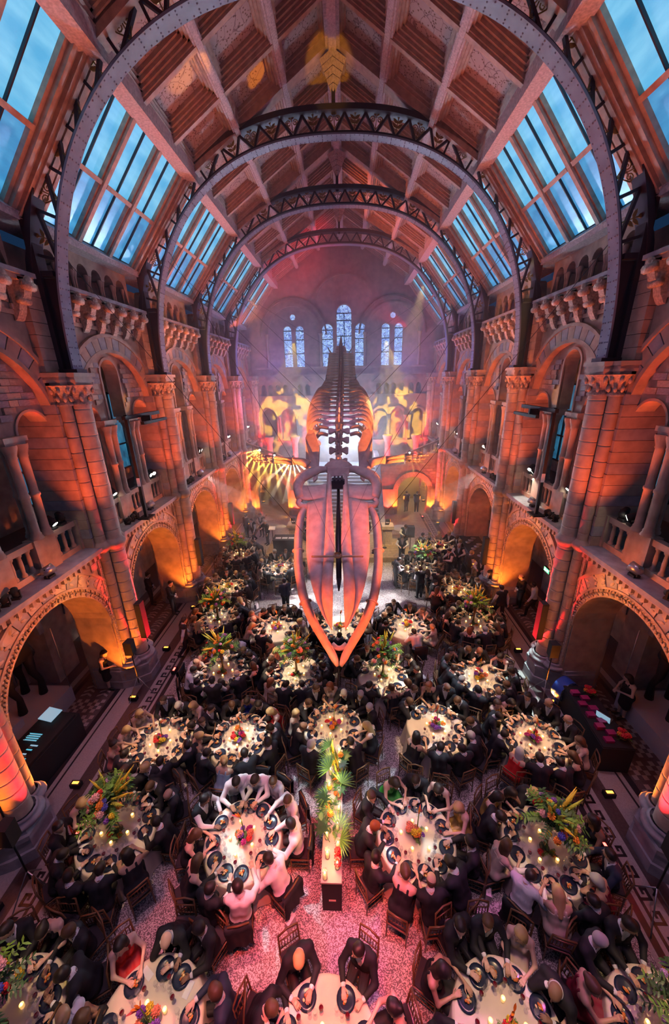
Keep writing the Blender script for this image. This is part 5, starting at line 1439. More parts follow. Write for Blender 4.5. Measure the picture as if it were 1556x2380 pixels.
# --- who sits where: (seat hour, outfit, hair style+colour, skin)
SEATS = {1: '11Jd 12Kd 1Jb 2Jd 3Wl', 2: '9Kb 10.5Rd 12Jx 1Jd 2.6Nb 3.7Jd', 3: '11Jl 1Jd 9.7Jb 2.4Kd', 4: '10Kd 11.1Jd 12Jb 1Ol 2.2Jx 3.3Ol 8.6Jb', 5: '10.9Jg 12Jd 9.8Bb 8.6Jd',
         6: '12.3Jl 1.1Jb 2.1Jx 3.1Jd 4.5Kd 5.5Jd 6.5Jd 7.5Jd 8.6Jd 9.6Kl 10.6Jb 11.4Ob', 7: '11.2Wd 12.1Wd 1Wb 2Wb 3Wd 4.2Wd 5.6Wd 6.6Jd 7.7Kb 8.7Kb 9.9Vd', 8: '11.2Gd 12.3Jd 1.3Kd 2.4Yl 3.6Jd 4.7Jd 5.8Jx 6.8Kb 7.9Jd 8.9Jr 10Jb',
         9: '11.2Kd 10.5Yd 9.7Jd 8.6Ob 7.5Wd 6.5Ol 5.5Jd 4.6Bg 3.6Nd 2.6Kd 1.4Jb 12.3Jl', 10: '11.4Jb 12.4Jg 1.3Ol 2.6Jd 3.8Jd 5Jd 6.2Jd 7.3Jd 8.3Pd 9.2Ol 10.2Ol', 11: '10Jd 11Jb 12Ud 12.9Jd 1.9Rl 3Jd 4Jd 5.1Jd 6.2Tl 7.3Jd 8.5Ol 9.3Jb',
         12: '11Jb 11.8Or 12.7Jg 1.6Jg 2.5Jg 3.7Kl 4.9Jd 7Jg 8.2Jx 9.2Ol 10.1Jb', 13: '10.2Jb 11.1Jb 12Kr 12.9Jx 1.8Jb 3.2Jb 4.3Jg 5.3Jd 6.3Jd 7.5Kd', 14: '11.5Kd 12.5Jd 1.5Jx 2.5Jx 3.7Ob 4.6Kb 5.6Jd 6.6Jd 7.6Rg 8.7Jd 9.8Jd 10.7Yb',
         15: '12.4Wb 1.4Jb 2.3Jd 3.3Kb 4.4Jx 5.4Kd 7Jd 8.1Wd 9Wx 10Pd 11Jb', 16: '2.2Nd 3.2Jd 4.4Jd 5.4Jd 6.4Jd 7.4Or 8.5Jd 9.5Jb 10.4Ol 12Jb', 17: '9.6Jb 11Jb 1Ol 2.2Jd 3.3Jd 4.6Kb 5.6Kb 7Jd 12Jd', 18: '9.6Jb 10.6Kd 11.6Jb 12.5Jx 2Kd 3.4Jd 4.5Jb 5.6Jl 6.8Jd 8Jg 8.9Jd',
         20: '9.5Ol 10.5Kd 11.4Jb 12.4Jb 1.3Jb 3Ol 4.2Kd 6.8Jd 8.2Ol 9Jx', 21: '10.4Jd 9.3Kb 8Jl 7Jx 6Jd 4.6Jd 1.6Ol 2.6Ol', 22: '9.4Jx 10.3Jb 11.3Jb 12.6Jb 1.7Ob 2.8Jd 4.2Ol 5.6Wd 8.2Jd'}
FULL = {'J': 'dinner jacket', 'N': 'navy jacket', 'W': 'white shirt', 'V': 'waistcoat', 'K': 'black dress', 'R': 'red dress', 'U': 'blue dress', 'G': 'green dress', 'O': 'cream dress', 'P': 'pink dress', 'Y': 'gold dress', 'T': 'pale blue dress', 'B': 'burgundy dress'}
HN = {'d': 'dark-haired', 'b': 'brown-haired', 'l': 'blond', 'g': 'grey-haired', 'x': 'bald', 'r': 'red-haired'}
MIXN = ['red', 'orange', 'magenta', 'yellow', 'purple', 'coral']; MIXT = ['orange', 'lilac', 'red', 'yellow', 'coral', 'pink', 'purple', 'blue', 'orange']
nglass = [0]; RESTG = MB(); ncard = [0]
def hour_name(h):
    hh = int(round(h * 2)) / 2
    b = int(hh) % 12
    return WORDN[b] + (' thirty' if hh % 1 else " o'clock")
import re
BAGM = MB().box(-.1, .1, -.05, .05, 0, .26).tube([(-.05, 0, .26), (-.04, 0, .36), (.04, 0, .36), (.05, 0, .26)], .005, 4).mesh('gift_bag', mat('pale_gift_bag', (.75, .62, .62), .7))
def table(k):
    x, y = TABLES[k]; w_ = ROWOF[k]; near = y < 8.4
    random.seed(k * 7 + 1)
    t = thing('banquet_table', 'round table under ivory cloth, %s' % w_, 'table', (x, y, 0), 0, 'round banquet tables')
    obj('tabletop', TOPM, t); obj('pedestal', PEDM, t); obj('tablecloth', CLOTHM, t, rz=k * .7)
    flowers(k, x, y, .756, k in URN, w_, MIXT if k in URN else MIXN)
    toks = SEATS.get(k)
    if toks:
        S = []
        for q in toks.split():
            m = re.match(r'([\d.]+)(\w)(\w)', q); S.append((float(m[1]), m[2], m[3]))
    else:
        S = []
        nn = 11
        for q in range(nn):
            o = random.choice('JJJJJJKKOVJ') if k in (24, 25, 28, 29, 23) else random.choice('JJJJKKOPJJ')
            S.append(((q * 12 / nn + .3) % 12, o, random.choice('dddbblg' if o not in 'KOP' else 'ddbbll')))
    used = set()
    for h, out, hc in S:
        a = h * PI / 6; d = Vector((math.sin(a), math.cos(a), 0)); skin = random.choices((0, 1, 2), (6, 3, 1.2))[0]
        fem = out in 'KRUGOPYTB'
        hn = hour_name(h)
        while hn in used: hn = 'just past ' + hn
        used.add(hn)
        lab = '%s %s in %s at %s, %s' % (HN[hc], 'woman' if fem else 'man', FULL[out], hn, w_)
        R = 1.17 + random.uniform(-.03, .03); rz = math.atan2(-d.y, -d.x) - PI / 2
        M = random.choice(WOM if fem else MEN)
        hair = (random.choice(('long', 'bun', 'long')), hc) if fem else (('fringe', random.choice('gb')) if hc == 'x' else ('short', hc))
        person(M, out, hair, skin, lab, (x + d.x * R, y + d.y * R, 0), rz + random.uniform(-.12, .12), 'dinner guests', random.uniform(.96, 1.04))
        chair(x + d.x * (R + .04), y + d.y * (R + .04), rz, 'gilt slatted chair at %s, %s' % (hn, w_), near, 'banquet chairs')
        if out == 'W':   # dinner jacket hung over the chair back
            j = obj('draped_jacket', DRAPE, loc=(x + d.x * (R + .04), y + d.y * (R + .04), 0), rz=rz); tag(j, 'black jacket draped on chair at %s, %s' % (hn, w_), 'jacket', 'jackets on chairs')
        p = obj('plate', PLM, loc=(x + d.x * .62, y + d.y * .62, .757), rz=rz); tag(p, 'dark blue plate at %s, %s' % (hn, w_), 'plate', 'dinner plates')
        obj('food', random.choice(FOODM), p, loc=(0, 0, .004), rz=random.random() * 6)
        sd = Vector((d.y, -d.x, 0))
        for g in range(2 if k > 14 else 3):
            pos = d * random.uniform(.38, .5) + sd * (.09 * g - .05 + random.uniform(-.03, .03))
            if nglass[0] < 290 and 2 <= k <= 14:
                nglass[0] += 1
                tag(obj('wine_glass', GLM[g], loc=(x + pos.x, y + pos.y, .757)), ('left clear glass at %s, %s', 'middle clear glass at %s, %s', 'red wine glass at %s, %s')[g] % (hn, w_), 'glass', 'wine glasses')
            else:
                n0 = len(RESTG.v); src = GSRC[g]; RESTG.v += [(a_ + x + pos.x, b_ + y + pos.y, c_ + .757) for a_, b_, c_ in src.v]; RESTG.f += [tuple(i + n0 for i in q) for q in src.f]; RESTG.m += src.m; RESTG.sm += src.sm
        if random.random() < .6:
            pos = d * random.uniform(.58, .64) + sd * .2
            tag(obj('menu_card', CARDM, loc=(x + pos.x, y + pos.y, .757), rz=rz + random.uniform(-.6, .6)), 'white menu card beside plate at %s, %s' % (hn, w_), 'card', 'menu cards')
        if random.random() < .16:
            pos = d * (R + .33) + sd * .16
            tag(obj('gift_bag', BAGM, loc=(x + pos.x, y + pos.y, .0), rz=rz), 'pale gift bag behind chair at %s, %s' % (hn, w_), 'bag', 'gift bags')
    for q in range(5):
        a = q * 1.26 + k; r = .27 + .05 * (q % 2)
        c = obj('candle', CNDM, loc=(x + r * math.cos(a), y + r * math.sin(a), .757)); tag(c, 'lit votive candle at %s from flowers, %s' % (hour_name(round(((PI / 2 - a) / PI * 6) % 12)), w_), 'candle', 'votive candles'); obj('flame', FLM, c)
GSRC = []
for wine in (0, 0, 1):
    mb = MB().lathe([(.034, 0), (.006, .006), (.005, .09), (.03, .12), (.038, .16), (.032, .21)], n=7)
    if wine: mb.lathe([(.004, .1), (.028, .125), (.035, .15), (.001, .15)], n=7, m=1)
    GSRC.append(mb)
mb = MB(); vv = []
for i in range(9):
    for k in range(7):
        u = k / 6 - .5; t = i / 8; z = .95 - .62 * max(0, t - .3) / .7 if t > .3 else .7 + .25 * t / .3
        vv.append((u * (.42 + .1 * t) + .02 * math.sin(9 * u + i), -.235 - (.05 if t > .3 else -.04) - .03 * math.sin(14 * u) * t, z))
mb.add(vv, [(i * 7 + k, i * 7 + k + 1, (i + 1) * 7 + k + 1, (i + 1) * 7 + k) for i in range(8) for k in range(6)], 0, True); DRAPE = mb.mesh('draped_jacket', M_BLACK)
for k in TABLES: table(k)
tag(RESTG.build('wine_glasses', [M_GLASS, M_WINE], kind='stuff'), 'wine glasses massed on the tables further back', 'glasses')
# --- people on their feet
for n, (px, py, rz, ps, out, hc, skin, lab) in enumerate((
    (-7.61, 14.0, -1.6, 'rest', 'S', 'd', 0, 'man in black standing with clasped hands inside the aisle arch'),
    (-6.37, 22.4, -.6, 'talk', 'J', 'd', 0, 'man in dinner jacket standing near the rear desk-side pier'),
    (-5.71, 21.7, 2.6, 'walk', 'V', 'd', 0, 'waiter in waistcoat walking towards the stage, seen from behind'),
    (-5.4, 22.7, 2.9, 'rest', 'V', 'b', 1, 'waiter in waistcoat standing behind the walking waiter'),
    (-4.75, 21.4, 2.2, 'talk', 'S', 'g', 0, 'grey-haired man in black standing beside the dark stage desk'),
    (-4.6, 18.9, 1.9, 'bend', 'V', 'd', 1, 'waiter bending to serve the table under the rear flower urn'),
    (-2.45, 14.1, .4, 'rest', 'N', 'd', 2, 'man in blue suit standing at the edge of the dance floor'),
    (-3.75, 12.7, 1.9, 'bend', 'V', 'd', 0, 'waiter bending over the flower urn table beside the aisle'),
    (-3.7, 8.35, .3, 'hold', 'V', 'd', 0, 'waiter in waistcoat standing with his back to camera between tables'),
    (2.75, 16.2, -1.4, 'hold', 'V', 'd', 0, 'slim waiter holding plates at the edge of the dance floor'),
    (3.75, 15.2, .2, 'rest', 'V', 'b', 0, 'waiter seen from behind standing before the rear urn table'),
    (4.45, 14.9, -.5, 'hold', 'V', 'd', 1, 'waiter leaning in with plates beside the rear urn table'),
    (4.1, 13.55, -.4, 'lady', 'K', 'b', 0, 'woman in short black dress standing on the bright floor'),
    (3.45, 19.0, 3.0, 'hold', 'V', 'd', 0, 'waiter holding plates just before the stage corner'),
    (3.86, 20.6, 3.1, 'hold', 'V', 'd', 1, 'waiter facing camera beside the black loudspeaker on a pole'),
    (6.3, 17.9, 2.7, 'hold', 'V', 'g', 0, 'grey-haired waiter standing tall behind the rear tables'),
    (5.7, 17.2, 1.7, 'hold', 'V', 'd', 0, 'waiter turning with plates between the rear tables'),
    (6.55, 16.9, -1.2, 'rest', 'V', 'l', 0, 'blond waiter standing close to the bar counter'),
    (6.95, 16.3, 2.6, 'hold', 'V', 'd', 0, 'waiter standing at the corner of the bar counter'),
    (6.85, 13.5, .3, 'walk', 'V', 'd', 0, 'waiter striding along the stone floor border away from camera'),
    (7.1, 15.4, .6, 'rest', 'V', 'd', 2, 'waiter standing beside the pier near the pole loudspeaker'),
    (8.13, 14.5, 1.6, 'rest', 'S', 'x', 0, 'bald man in black standing inside the gift-side aisle arch'),
    (8.36, 13.8, 1.1, 'walk', 'W', 'd', 2, 'man in white shirt walking through the gift-side aisle arch'),
    (8.75, 8.75, 1.5, 'lady', 'K', 'd', 0, 'woman in black standing behind the gift table'),
    (-7.95, 9.7, -1.5, 'lady', 'K', 'd', 0, 'woman in black with folded arms behind the orange floor lamp'),
    (-9.0, 14.7, -1.2, 'rest', 'S', 'd', 1, 'man in black standing deep inside the desk-side aisle arch'),
    (4.99, 27.3, .3, 'rest', 'V', 'd', 0, 'shorter waiter standing in the glowing rear doorway'),
    (5.76, 27.2, -.2, 'rest', 'V', 'd', 1, 'taller waiter standing in the glowing rear doorway'),
    (-5.9, 11.3, -1.0, 'walk', 'V', 'd', 1, 'waiter passing behind the flower urn table by the desk-side border'),
    (-9.1, 6.6, -1.3, 'bend', 'S', 'b', 0, 'sound engineer leaning over the lit mixing desk'))):
    fem = ps == 'lady'
    person(STAND[ps], out, ('long' if fem else 'fringe' if hc == 'x' else 'short', 'b' if hc == 'x' else hc), skin, lab, (px, py, 0), rz, None, 1.0)

# ------------------------------------------------------------------ plinth, stage, gallery lamps, aisle furniture
M_BLK = mat('black_equipment', (.012, .012, .014), .75); M_CHROME = mat('worn_steel', (.4, .4, .42), .3, .9)
M_LAMPW = mat('lit_white_lens', (1, 1, 1), .3, emit=(1, .93, .75), estr=14); M_LAMPO = mat('lit_orange_lens', (1, .5, .1), .3, emit=(1, .32, .04), estr=4); M_LAMPR = mat('lit_red_lens', (1, .1, .1), .3, emit=(1, .04, .03), estr=14)
SIDE = {-1: 'desk side', 1: 'gift table side'}; BAYN = ['nearest', 'second', 'third', 'fourth', 'fifth', 'last']
# the long flower plinth in the aisle
PZ = .95
t = thing('flower_plinth', 'long narrow dark plinth running up the central aisle', 'plinth', (-.02, 4.16, 0))
MB().box(-.19, .19, 0, 2.66, 0, PZ - .04).build('body', M_BLK, t); MB().box(-.2, .2, -.01, 2.67, PZ - .04, PZ).build('worktop', mat('pale_plinth_top', (.6, .5, .45), .4), t)
MB().box(-.06, .08, -.012, 0, .34, .38).build('plate', mat('brass_plate', (.6, .4, .3), .4, .5), t)
def monstera():
    mb = MB(); ols = []
    for k in range(18):
        a = -2.6 + 5.2 * k / 17; r = .17 * (1 if k % 2 else .55) * (1.15 if abs(a) < .6 else 1)
        ols.append((r * math.sin(a), .06 + r * math.cos(a)))
    mb.prism(ols + [(0, -.02)], lambda a, b, h: (a, b, h - 1.2 * (a * a)), 0, .004); mb.tube([(0, -.16, -.1), (0, 0, 0)], .006, 5)
    return mb.mesh('monstera_leaf', M_LEAF2)
def palm():
    mb = MB()
    for k in range(15):
        a = -1.3 + 2.6 * k / 14; leaf_blade(mb, (0, 0, 0), (math.sin(a), math.cos(a), .15), .3, .025, k % 2, .2, 3)
    mb.tube([(0, -.2, -.12), (0, 0, 0)], .006, 5); return mb.mesh('palm_fan', [M_LEAF, M_LEAF2])
MON, PAL = monstera(), palm()
random.seed(5)
fr = thing('floral_runner', 'runner of monstera, palm fans and blooms along the plinth top', 'flowers', (-.02, 4.16, PZ))
for k in range(15):
    y = .55 + 2.1 * k / 15; sx = random.choice((-1, 1))
    obj('monstera_leaf' if k % 2 else 'palm_fan', MON if k % 2 else PAL, fr, loc=(sx * random.uniform(.08, .2), y, random.uniform(.15, .32)), rz=(random.uniform(-.3, .6), random.uniform(-.3, .3), -sx * random.uniform(.4, 1.8)), scale=(1.15,) * 3)
for k in range(12):
    c = 'red' if k < 3 else random.choice(('orange', 'yellow', 'orange'))
    obj('bloom', BLM[c], fr, loc=((.12 if k < 3 else random.uniform(-.16, .16)), (.25 + .06 * k if k < 3 else .5 + k * .17), (.1 + .08 * k if k < 3 else random.uniform(.06, .3))), scale=(1.1,) * 3)
for k in range(5): obj('flower_spike', SPK[k % 2], fr, loc=(random.uniform(-.14, .14), 1.9 + k * .16, .1), rz=(random.uniform(-.4, .2), random.uniform(-.4, .4), 0), scale=(.9,) * 3)
for k in range(4): obj('foliage', SPL[k % 2], fr, loc=(0, .8 + k * .5, .1), rz=k)
TUBEM = MB().lathe([(.001, 0), (.05, 0), (.05, .26), (.046, .26), (.046, .01)], n=14).mesh('candle', M_GLASS)
PILL = MB().lathe([(.001, .01), (.032, .01), (.032, .13), (.001, .13)], n=10).mesh('pillar_wax', M_WAX)
for k in range(16):
    y = 4.22 + k * .165; x = -.02 + (.11 if k % 2 else -.11) + random.uniform(-.02, .02)
    c = obj('candle', TUBEM, loc=(x, y, PZ)); tag(c, 'lit pillar candle in glass tube, %s from near end of plinth' % (ORD + ['sixth', 'seventh', 'eighth', 'ninth', 'tenth', 'eleventh', 'twelfth', 'thirteenth', 'fourteenth', 'fifteenth', 'last'])[k], 'candle', 'pillar candles on the plinth')
    obj('pillar_wax', PILL, c); obj('flame', FLM, c, loc=(0, 0, .08), scale=(1.3,) * 3)
for k in range(4): point((-.02, 4.5 + k * .7, PZ + .45), (1, .62, .2), 7, .05)
# gallery lamps
mb = MB().box(-.1, .1, -.08, .08, 0, .06).box(-.13, -.1, -.03, .03, .04, .28).box(.1, .13, -.03, .03, .04, .28)
SL_BASE = mb.mesh('yoke', M_BLK)
SL_HEAD = MB().tube([(0, -.12, 0), (0, .02, 0), (0, .16, 0)], [.08, .1, .09], 10).mesh('lamp_head', M_BLK)
SL_LENS = MB().tube([(0, .16, 0), (0, .168, 0)], .075, 10).mesh('lens', M_LAMPW)
FL_CAN = MB().tube([(0, -.16, 0), (0, -.1, 0), (0, .14, 0)], [.06, .12, .13], 12).mesh('can', M_CHROME)
FL_LENS = MB().tube([(0, .13, 0), (0, .142, 0)], .115, 12).mesh('lens', M_LAMPO)
random.seed(9)
for s in (-1, 1):
    for i in range(0, 5):
        yc = cy_(i) + BAY / 2; n = 0
        for dy, z, x in ((-1.6, 6.28, 7.7), (-1.2, 6.28, 7.7), (1.2, 6.28, 7.7), (1.55, 6.28, 7.7)):
            t = thing('stage_light', 'black moving-head lamp, %s on %s gallery rail, %s bay' % (ORD[n], SIDE[s], BAYN[i]), 'stage light', (s * x, yc + dy, z), 0, 'moving-head lamps on the gallery rails')
            obj('yoke', SL_BASE, t, rz=PI / 2)
            e = (-.5 + random.uniform(-.3, .3), 0, s * PI / 2 + random.uniform(-.7, .7))
            h = obj('lamp_head', SL_HEAD, t, loc=(0, 0, .26), rz=e); obj('lens', SL_LENS, h) if n in (1, 2) or i > 0 else None
            n += 1
        t = thing('floodlight', 'round steel floodlight with orange lens on %s ledge, %s bay' % (SIDE[s], BAYN[i]), 'stage light', (s * 7.3, yc + .25, 5.34), 0, 'round floodlights on the gallery ledges')
        obj('yoke', SL_BASE, t, rz=PI / 2); h = obj('can', FL_CAN, t, loc=(0, 0, .2), rz=(.25, 0, s * .5)); obj('lens', FL_LENS, h)
        for k in range(3):
            t = thing('floodlight', 'small dark lamp lying on %s ledge, %s from camera, %s bay' % (SIDE[s], ORD[k], BAYN[i]), 'stage light', (s * 7.32, yc - 1.3 + .28 * k, 5.34), 0, 'small lamps on the ledges')
            obj('yoke', SL_BASE, t, rz=.4, scale=(.8,) * 3); obj('lamp_head', SL_HEAD, t, loc=(0, 0, .16), rz=(.5, 0, s * 1.2 + k), scale=(.8,) * 3)
# T-bar lighting stands on the second-bay ledges
for s in (-1, 1):
    t = thing('lighting_stand', 'tall dark T-bar lighting stand on the %s gallery ledge' % SIDE[s], 'lighting stand', (s * 7.0, 12.35, 5.34))
    MB().box(-.05, .05, -.05, .05, 0, 3.65).build('pole', M_BLK, t); MB().box(-.06, .06, -.16, 2.2, 3.5, 3.62).build('crossbar', M_BLK, t); MB().box(-s * .3 - .06, -s * .3 + .06, .4, 2.1, 3.28, 3.38).build('crossbar', M_BLK, t)
    MB().box(*sorted((-s * .34, 0)), .9, 1.0, 3.3, 3.55).build('bracket', M_BLK, t); MB().box(-.2, .2, -.25, .25, 0, .05).build('base', M_BLK, t); MB().box(-.06, .06, -.06, -.05, 1.2, 1.5).build('tape', mat('pale_tape', (.5, .6, .8), .6), t)
# floor uplighters
UPB = MB().box(-.13, .13, -.07, .07, 0, .14).mesh('housing', M_BLK); UPO = MB().box(-.08, .08, -.03, .03, .14, .15).mesh('lens', M_LAMPO); UPR = MB().box(-.07, .07, -.03, .03, .14, .15).mesh('lens', M_LAMPR)
for s in (-1, 1):
    for i in range(0, 6):
        y = cy_(i)
        for q, nm in ((-1, 'near'), (1, 'far')):
            t = thing('uplighter', 'orange floor uplighter on the %s flank, %s %s pier' % (nm, BAYN[i], SIDE[s]), 'uplighter', (s * 6.86, y + q * 1.2, 0), 0, 'orange uplighters'); obj('housing', UPB, t); obj('lens', UPO, t)
        t = thing('uplighter', 'red floor uplighter before the %s %s pier' % (BAYN[i], SIDE[s]), 'uplighter', (s * 6.02, y + .05, 0), PI / 2, 'red uplighters'); obj('housing', UPB, t); obj('lens', UPR, t)
# column loudspeakers and tripod loudspeakers
for s in (-1, 1):
    for i in range(1, 4):
        y = cy_(i); mb = MB().box(-.1, .1, -.13, .13, 0, 1.35); t = tag(mb.build('column_loudspeaker', M_BLK, loc=(s * 6.66, y - .12, 1.75)), 'slim black column loudspeaker on the %s %s pier' % (BAYN[i], SIDE[s]), 'loudspeaker')
        MB().box(-.09, .09, -.135, -.13, .05, 1.3).build('grille', mat('speaker_grille', (.03, .03, .03), .8), t)
    for px, y, nm in ((6.72, 9.45, 'second'), (6.2, 4.3, 'nearest')):
        t = thing('tripod_loudspeaker', 'black loudspeaker on a tripod stand by the %s %s pier' % (nm, SIDE[s]), 'loudspeaker', (s * px, y, 0))
        MB().tube([(0, 0, .5), (0, 0, 1.75)], .018, 6).build('pole', M_BLK, t)
        for k in range(3):
            a = k * 2.1; MB().tube([(0, 0, .75), (.45 * math.cos(a), .45 * math.sin(a), .01)], .014, 5).build('leg', M_CHROME, t)
        MB().prism([(-.16, -.14), (.16, -.14), (.12, .16), (-.12, .16)], lambda a, b, h: (a * .85, b * .85, h), 1.72, 2.2).build('cabinet', M_BLK, t)
# mixing desk
t = thing('mixing_desk', 'black mixing desk with glowing blue screens inside the desk-side arch', 'mixing desk', (-8.1, 7.0, 0), -.08)
MB().box(-.42, .42, -1.3, .95, 0, .86).build('case', M_BLK, t)
MB().prism([(-.4, .86), (.38, .86), (.38, .94), (-.4, 1.06)], lambda a, b, h: (a, h, b), -1.2, .85).build('console', M_BLK, t)
M_SCR = mat('lit_console_screen', (.1, .5, .6), .3, emit=(.08, .45, .6), estr=.8); M_SCR2 = mat('lit_white_display', (.5, .6, .7), .3, emit=(.3, .55, .7), estr=.6)
MB().prism([(-.3, 1.19), (.08, 1.11), (.08, 1.13), (-.3, 1.21)], lambda a, b, h: (a, h, b), .4, .8).build('screen', M_SCR2, t)
for k in range(12): MB().box(-.26 + .03 * (k % 2), .12, .06 - k * .02, .068 - k * .02, 1.07, 1.085).build('fader_row', (M_SCR, M_SCR2, M_BLK)[k % 3], t)
for k in range(16): MB().box(-.24, .2 - .05 * (k % 3), -1.12 + k * .06, -1.085 + k * .06, .99, 1.0).build('fader_row', (M_BLK, M_SCR, M_CHROME, M_SCR2)[k % 4], t)
tag(obj('flight_case', MB().box(-.28, .28, -.2, .2, 0, .62).box(-.29, .29, -.21, .21, .3, .34).mesh('flight_case', mat('ochre_case', (.5, .26, .06), .6)), loc=(-7.9, 5.35, 0), rz=.3), 'orange-lit wooden case beside the near end of the mixing desk', 'case')
# display plinths with glass cases
for s, nm in ((-1, 'behind the mixing desk'), (1, 'behind the gift table')):
    t = thing('display_plinth', 'big white display plinth with a glass case %s' % nm, 'plinth', (s * 9.75, 8.1, 0))
    MB().box(-.9, .9, -1.0, 1.1, 0, .6).build('body', mat('white_plinth_paint', (.6, .56, .58), .6), t); MB().box(-.55, .55, -.95, -.35, .6, .85).build('step', mat('white_plinth_paint', (.6, .56, .58), .6), t)
    MB().box(-.88, .88, 1.05, 1.07, .6, 2.9).build('pane', mat('case_glass', (.8, .85, .9), .05, alpha=.07), t)
    for q in (-1, 1): MB().tube([(q * .88, 1.06, .6), (q * .88, 1.06, 2.9)], .015, 5).build('corner_post', M_CHROME, t)
    a = thing('animal_mount', 'dark mounted animal skeleton standing on the plinth %s' % nm, 'mount', (s * 9.85, 8.3, .86 if 0 else .6))
    for lx, ly in ((-.3, -.2), (.3, -.2), (-.3, .6), (.3, .6)): MB().tube([(lx, ly, 0), (lx, ly + .05, .5), (lx * .8, ly - .05, .9), (lx * .6, ly, 1.5)], [.12, .08, .11, .15], 8).build('leg', M_BLK, a)
    MB().tube([(0, -.5, 1.6), (0, 0, 1.75), (0, .6, 1.65), (0, .9, 1.3)], [.25, .38, .36, .15], 10).build('trunk', M_BLK, a)
# gift table
t = thing('gift_table', 'long black-clothed gift table by the fan', 'table', (7.4, 8.1, 0), -.06)
MB().box(-.38, .38, -1.05, 1.0, .82, .86).build('tabletop', M_BLK, t); MB().box(-.4, .4, -1.07, 1.02, 0, .83).build('cloth', M_BLK, t)
M_MAG = mat('magenta_box', (.35, .02, .12), .5)
for k in range(9):
    tag(obj('gift_box', MB().box(-.11, .11, -.075, .075, 0, .07 + .02 * (k % 3)).mesh('gift_box', M_MAG), loc=(7.2 + .18 * (k % 2), 7.25 + .19 * k, .87)), 'magenta gift box, number %s along the gift table from its near end' % (ORD + ['sixth', 'seventh', 'eighth', 'ninth'])[k], 'box', 'gift boxes')
lp = thing('laptop', 'open laptop with a pale screen on the gift table', 'laptop', (7.55, 7.95, .87), 2.2)
MB().box(-.17, .17, -.12, .12, 0, .02).build('keyboard', M_CHROME, lp); MB().prism([(.12, .02), (.2, .26), (.21, .26), (.13, .02)], lambda a, b, h: (h, a, b), -.17, .17).build('screen', M_SCR2, lp)
for y, c, nm in ((8.75, 'red', 'far'), (7.3, 'red', 'near')):
    f_ = thing('flower_vase', 'red flowers in a dark vase at the %s end of the gift table' % nm, 'flowers', (7.6, y, .87)); obj('vase', LVASE, f_); obj('foliage', SPL[0], f_, loc=(0, 0, .1))
    for k in range(7): obj('bloom', BLM[c if k % 3 else 'orange'], f_, loc=(.09 * math.cos(k), .09 * math.sin(k), .16 + .03 * (k % 3)), scale=(1.2,) * 3)
# drum fan
t = thing('drum_fan', 'large blue drum fan with round wire grille beside the pier', 'fan', (7.25, 9.3, 0), .35)
D_ = .36; mb = MB()
mb.tube([(0, -.16, .52), (0, .16, .52)], .38, 28, cap=False); mb.build('drum', mat('blue_fan_shell', (.03, .09, .42), .4), t)
mb = MB()
for r in (.08, .14, .2, .26, .32, .375): mb.tube([(r * math.cos(2 * PI * k / 24), -.17, .52 + r * math.sin(2 * PI * k / 24)) for k in range(25)], .005, 4)
for k in range(16): mb.tube([(.05 * math.cos(k * PI / 8), -.17, .52 + .05 * math.sin(k * PI / 8)), (.375 * math.cos(k * PI / 8), -.17, .52 + .375 * math.sin(k * PI / 8))], .004, 4)
mb.build('grille', M_CHROME, t); MB().tube([(0, -.19, .52), (0, -.16, .52)], .07, 12).build('hub', mat('white_hub', (.8, .8, .85), .5), t)
bl = MB().prism([(.05, -.05), (.33, -.1), (.34, .06), (.05, .05)], lambda a, b, h: (a, h + .1 * b, b), -.01, .01).mesh('blade', M_CHROME)
for k in range(4): obj('blade', bl, t, loc=(0, 0, .52), rz=(0, k * PI / 2, 0))
MB().tube([(-.4, 0, .52), (-.36, -.05, .1), (-.3, -.2, .03), (.3, -.2, .03), (.36, -.05, .1), (.4, 0, .52)], .016, 6).build('stand', mat('blue_fan_shell', (.03, .09, .42), .4), t)
for q in (-1, 1): MB().tube([(q * .38, .1, .08), (q * .42, .1, .08)], .08, 10).build('wheel', M_BLK, t)
# green exit box inside the gift-side arch
t = tag(MB().box(-.04, .04, -.22, .22, -.1, .1).build('exit_sign', M_BLK, loc=(8.55, 13.58, 2.44)), 'small lit green exit box hanging in the gift-side arch', 'sign')
M_GRN = mat('lit_exit_green', (.1, .7, .3), .4, emit=(.1, .8, .35), estr=1.4); M_WHT = mat('lit_exit_white', (1, 1, 1), .4, emit=(.8, 1, .85), estr=1.6)
MB().box(-.046, -.04, -.2, .2, -.085, .085).build('panel', M_GRN, t)
MB().prism([(-.16, 0), (-.08, .06), (-.08, .02), (.02, .02), (.02, -.02), (-.08, -.02), (-.08, -.06)], lambda a, b, h: (h, a, b), -.052, -.046).build('arrow', M_WHT, t)
MB().prism([(.06, -.06), (.09, -.06), (.11, -.01), (.14, -.06), (.17, -.05), (.13, .02), (.15, .05), (.11, .08), (.07, .04)], lambda a, b, h: (h, a, b), -.052, -.046).build('running_figure', M_WHT, t)
MB().tube([(0, 0, .1), (0, 0, 2.2)], .008, 4).build('hanger', M_BLK, t)
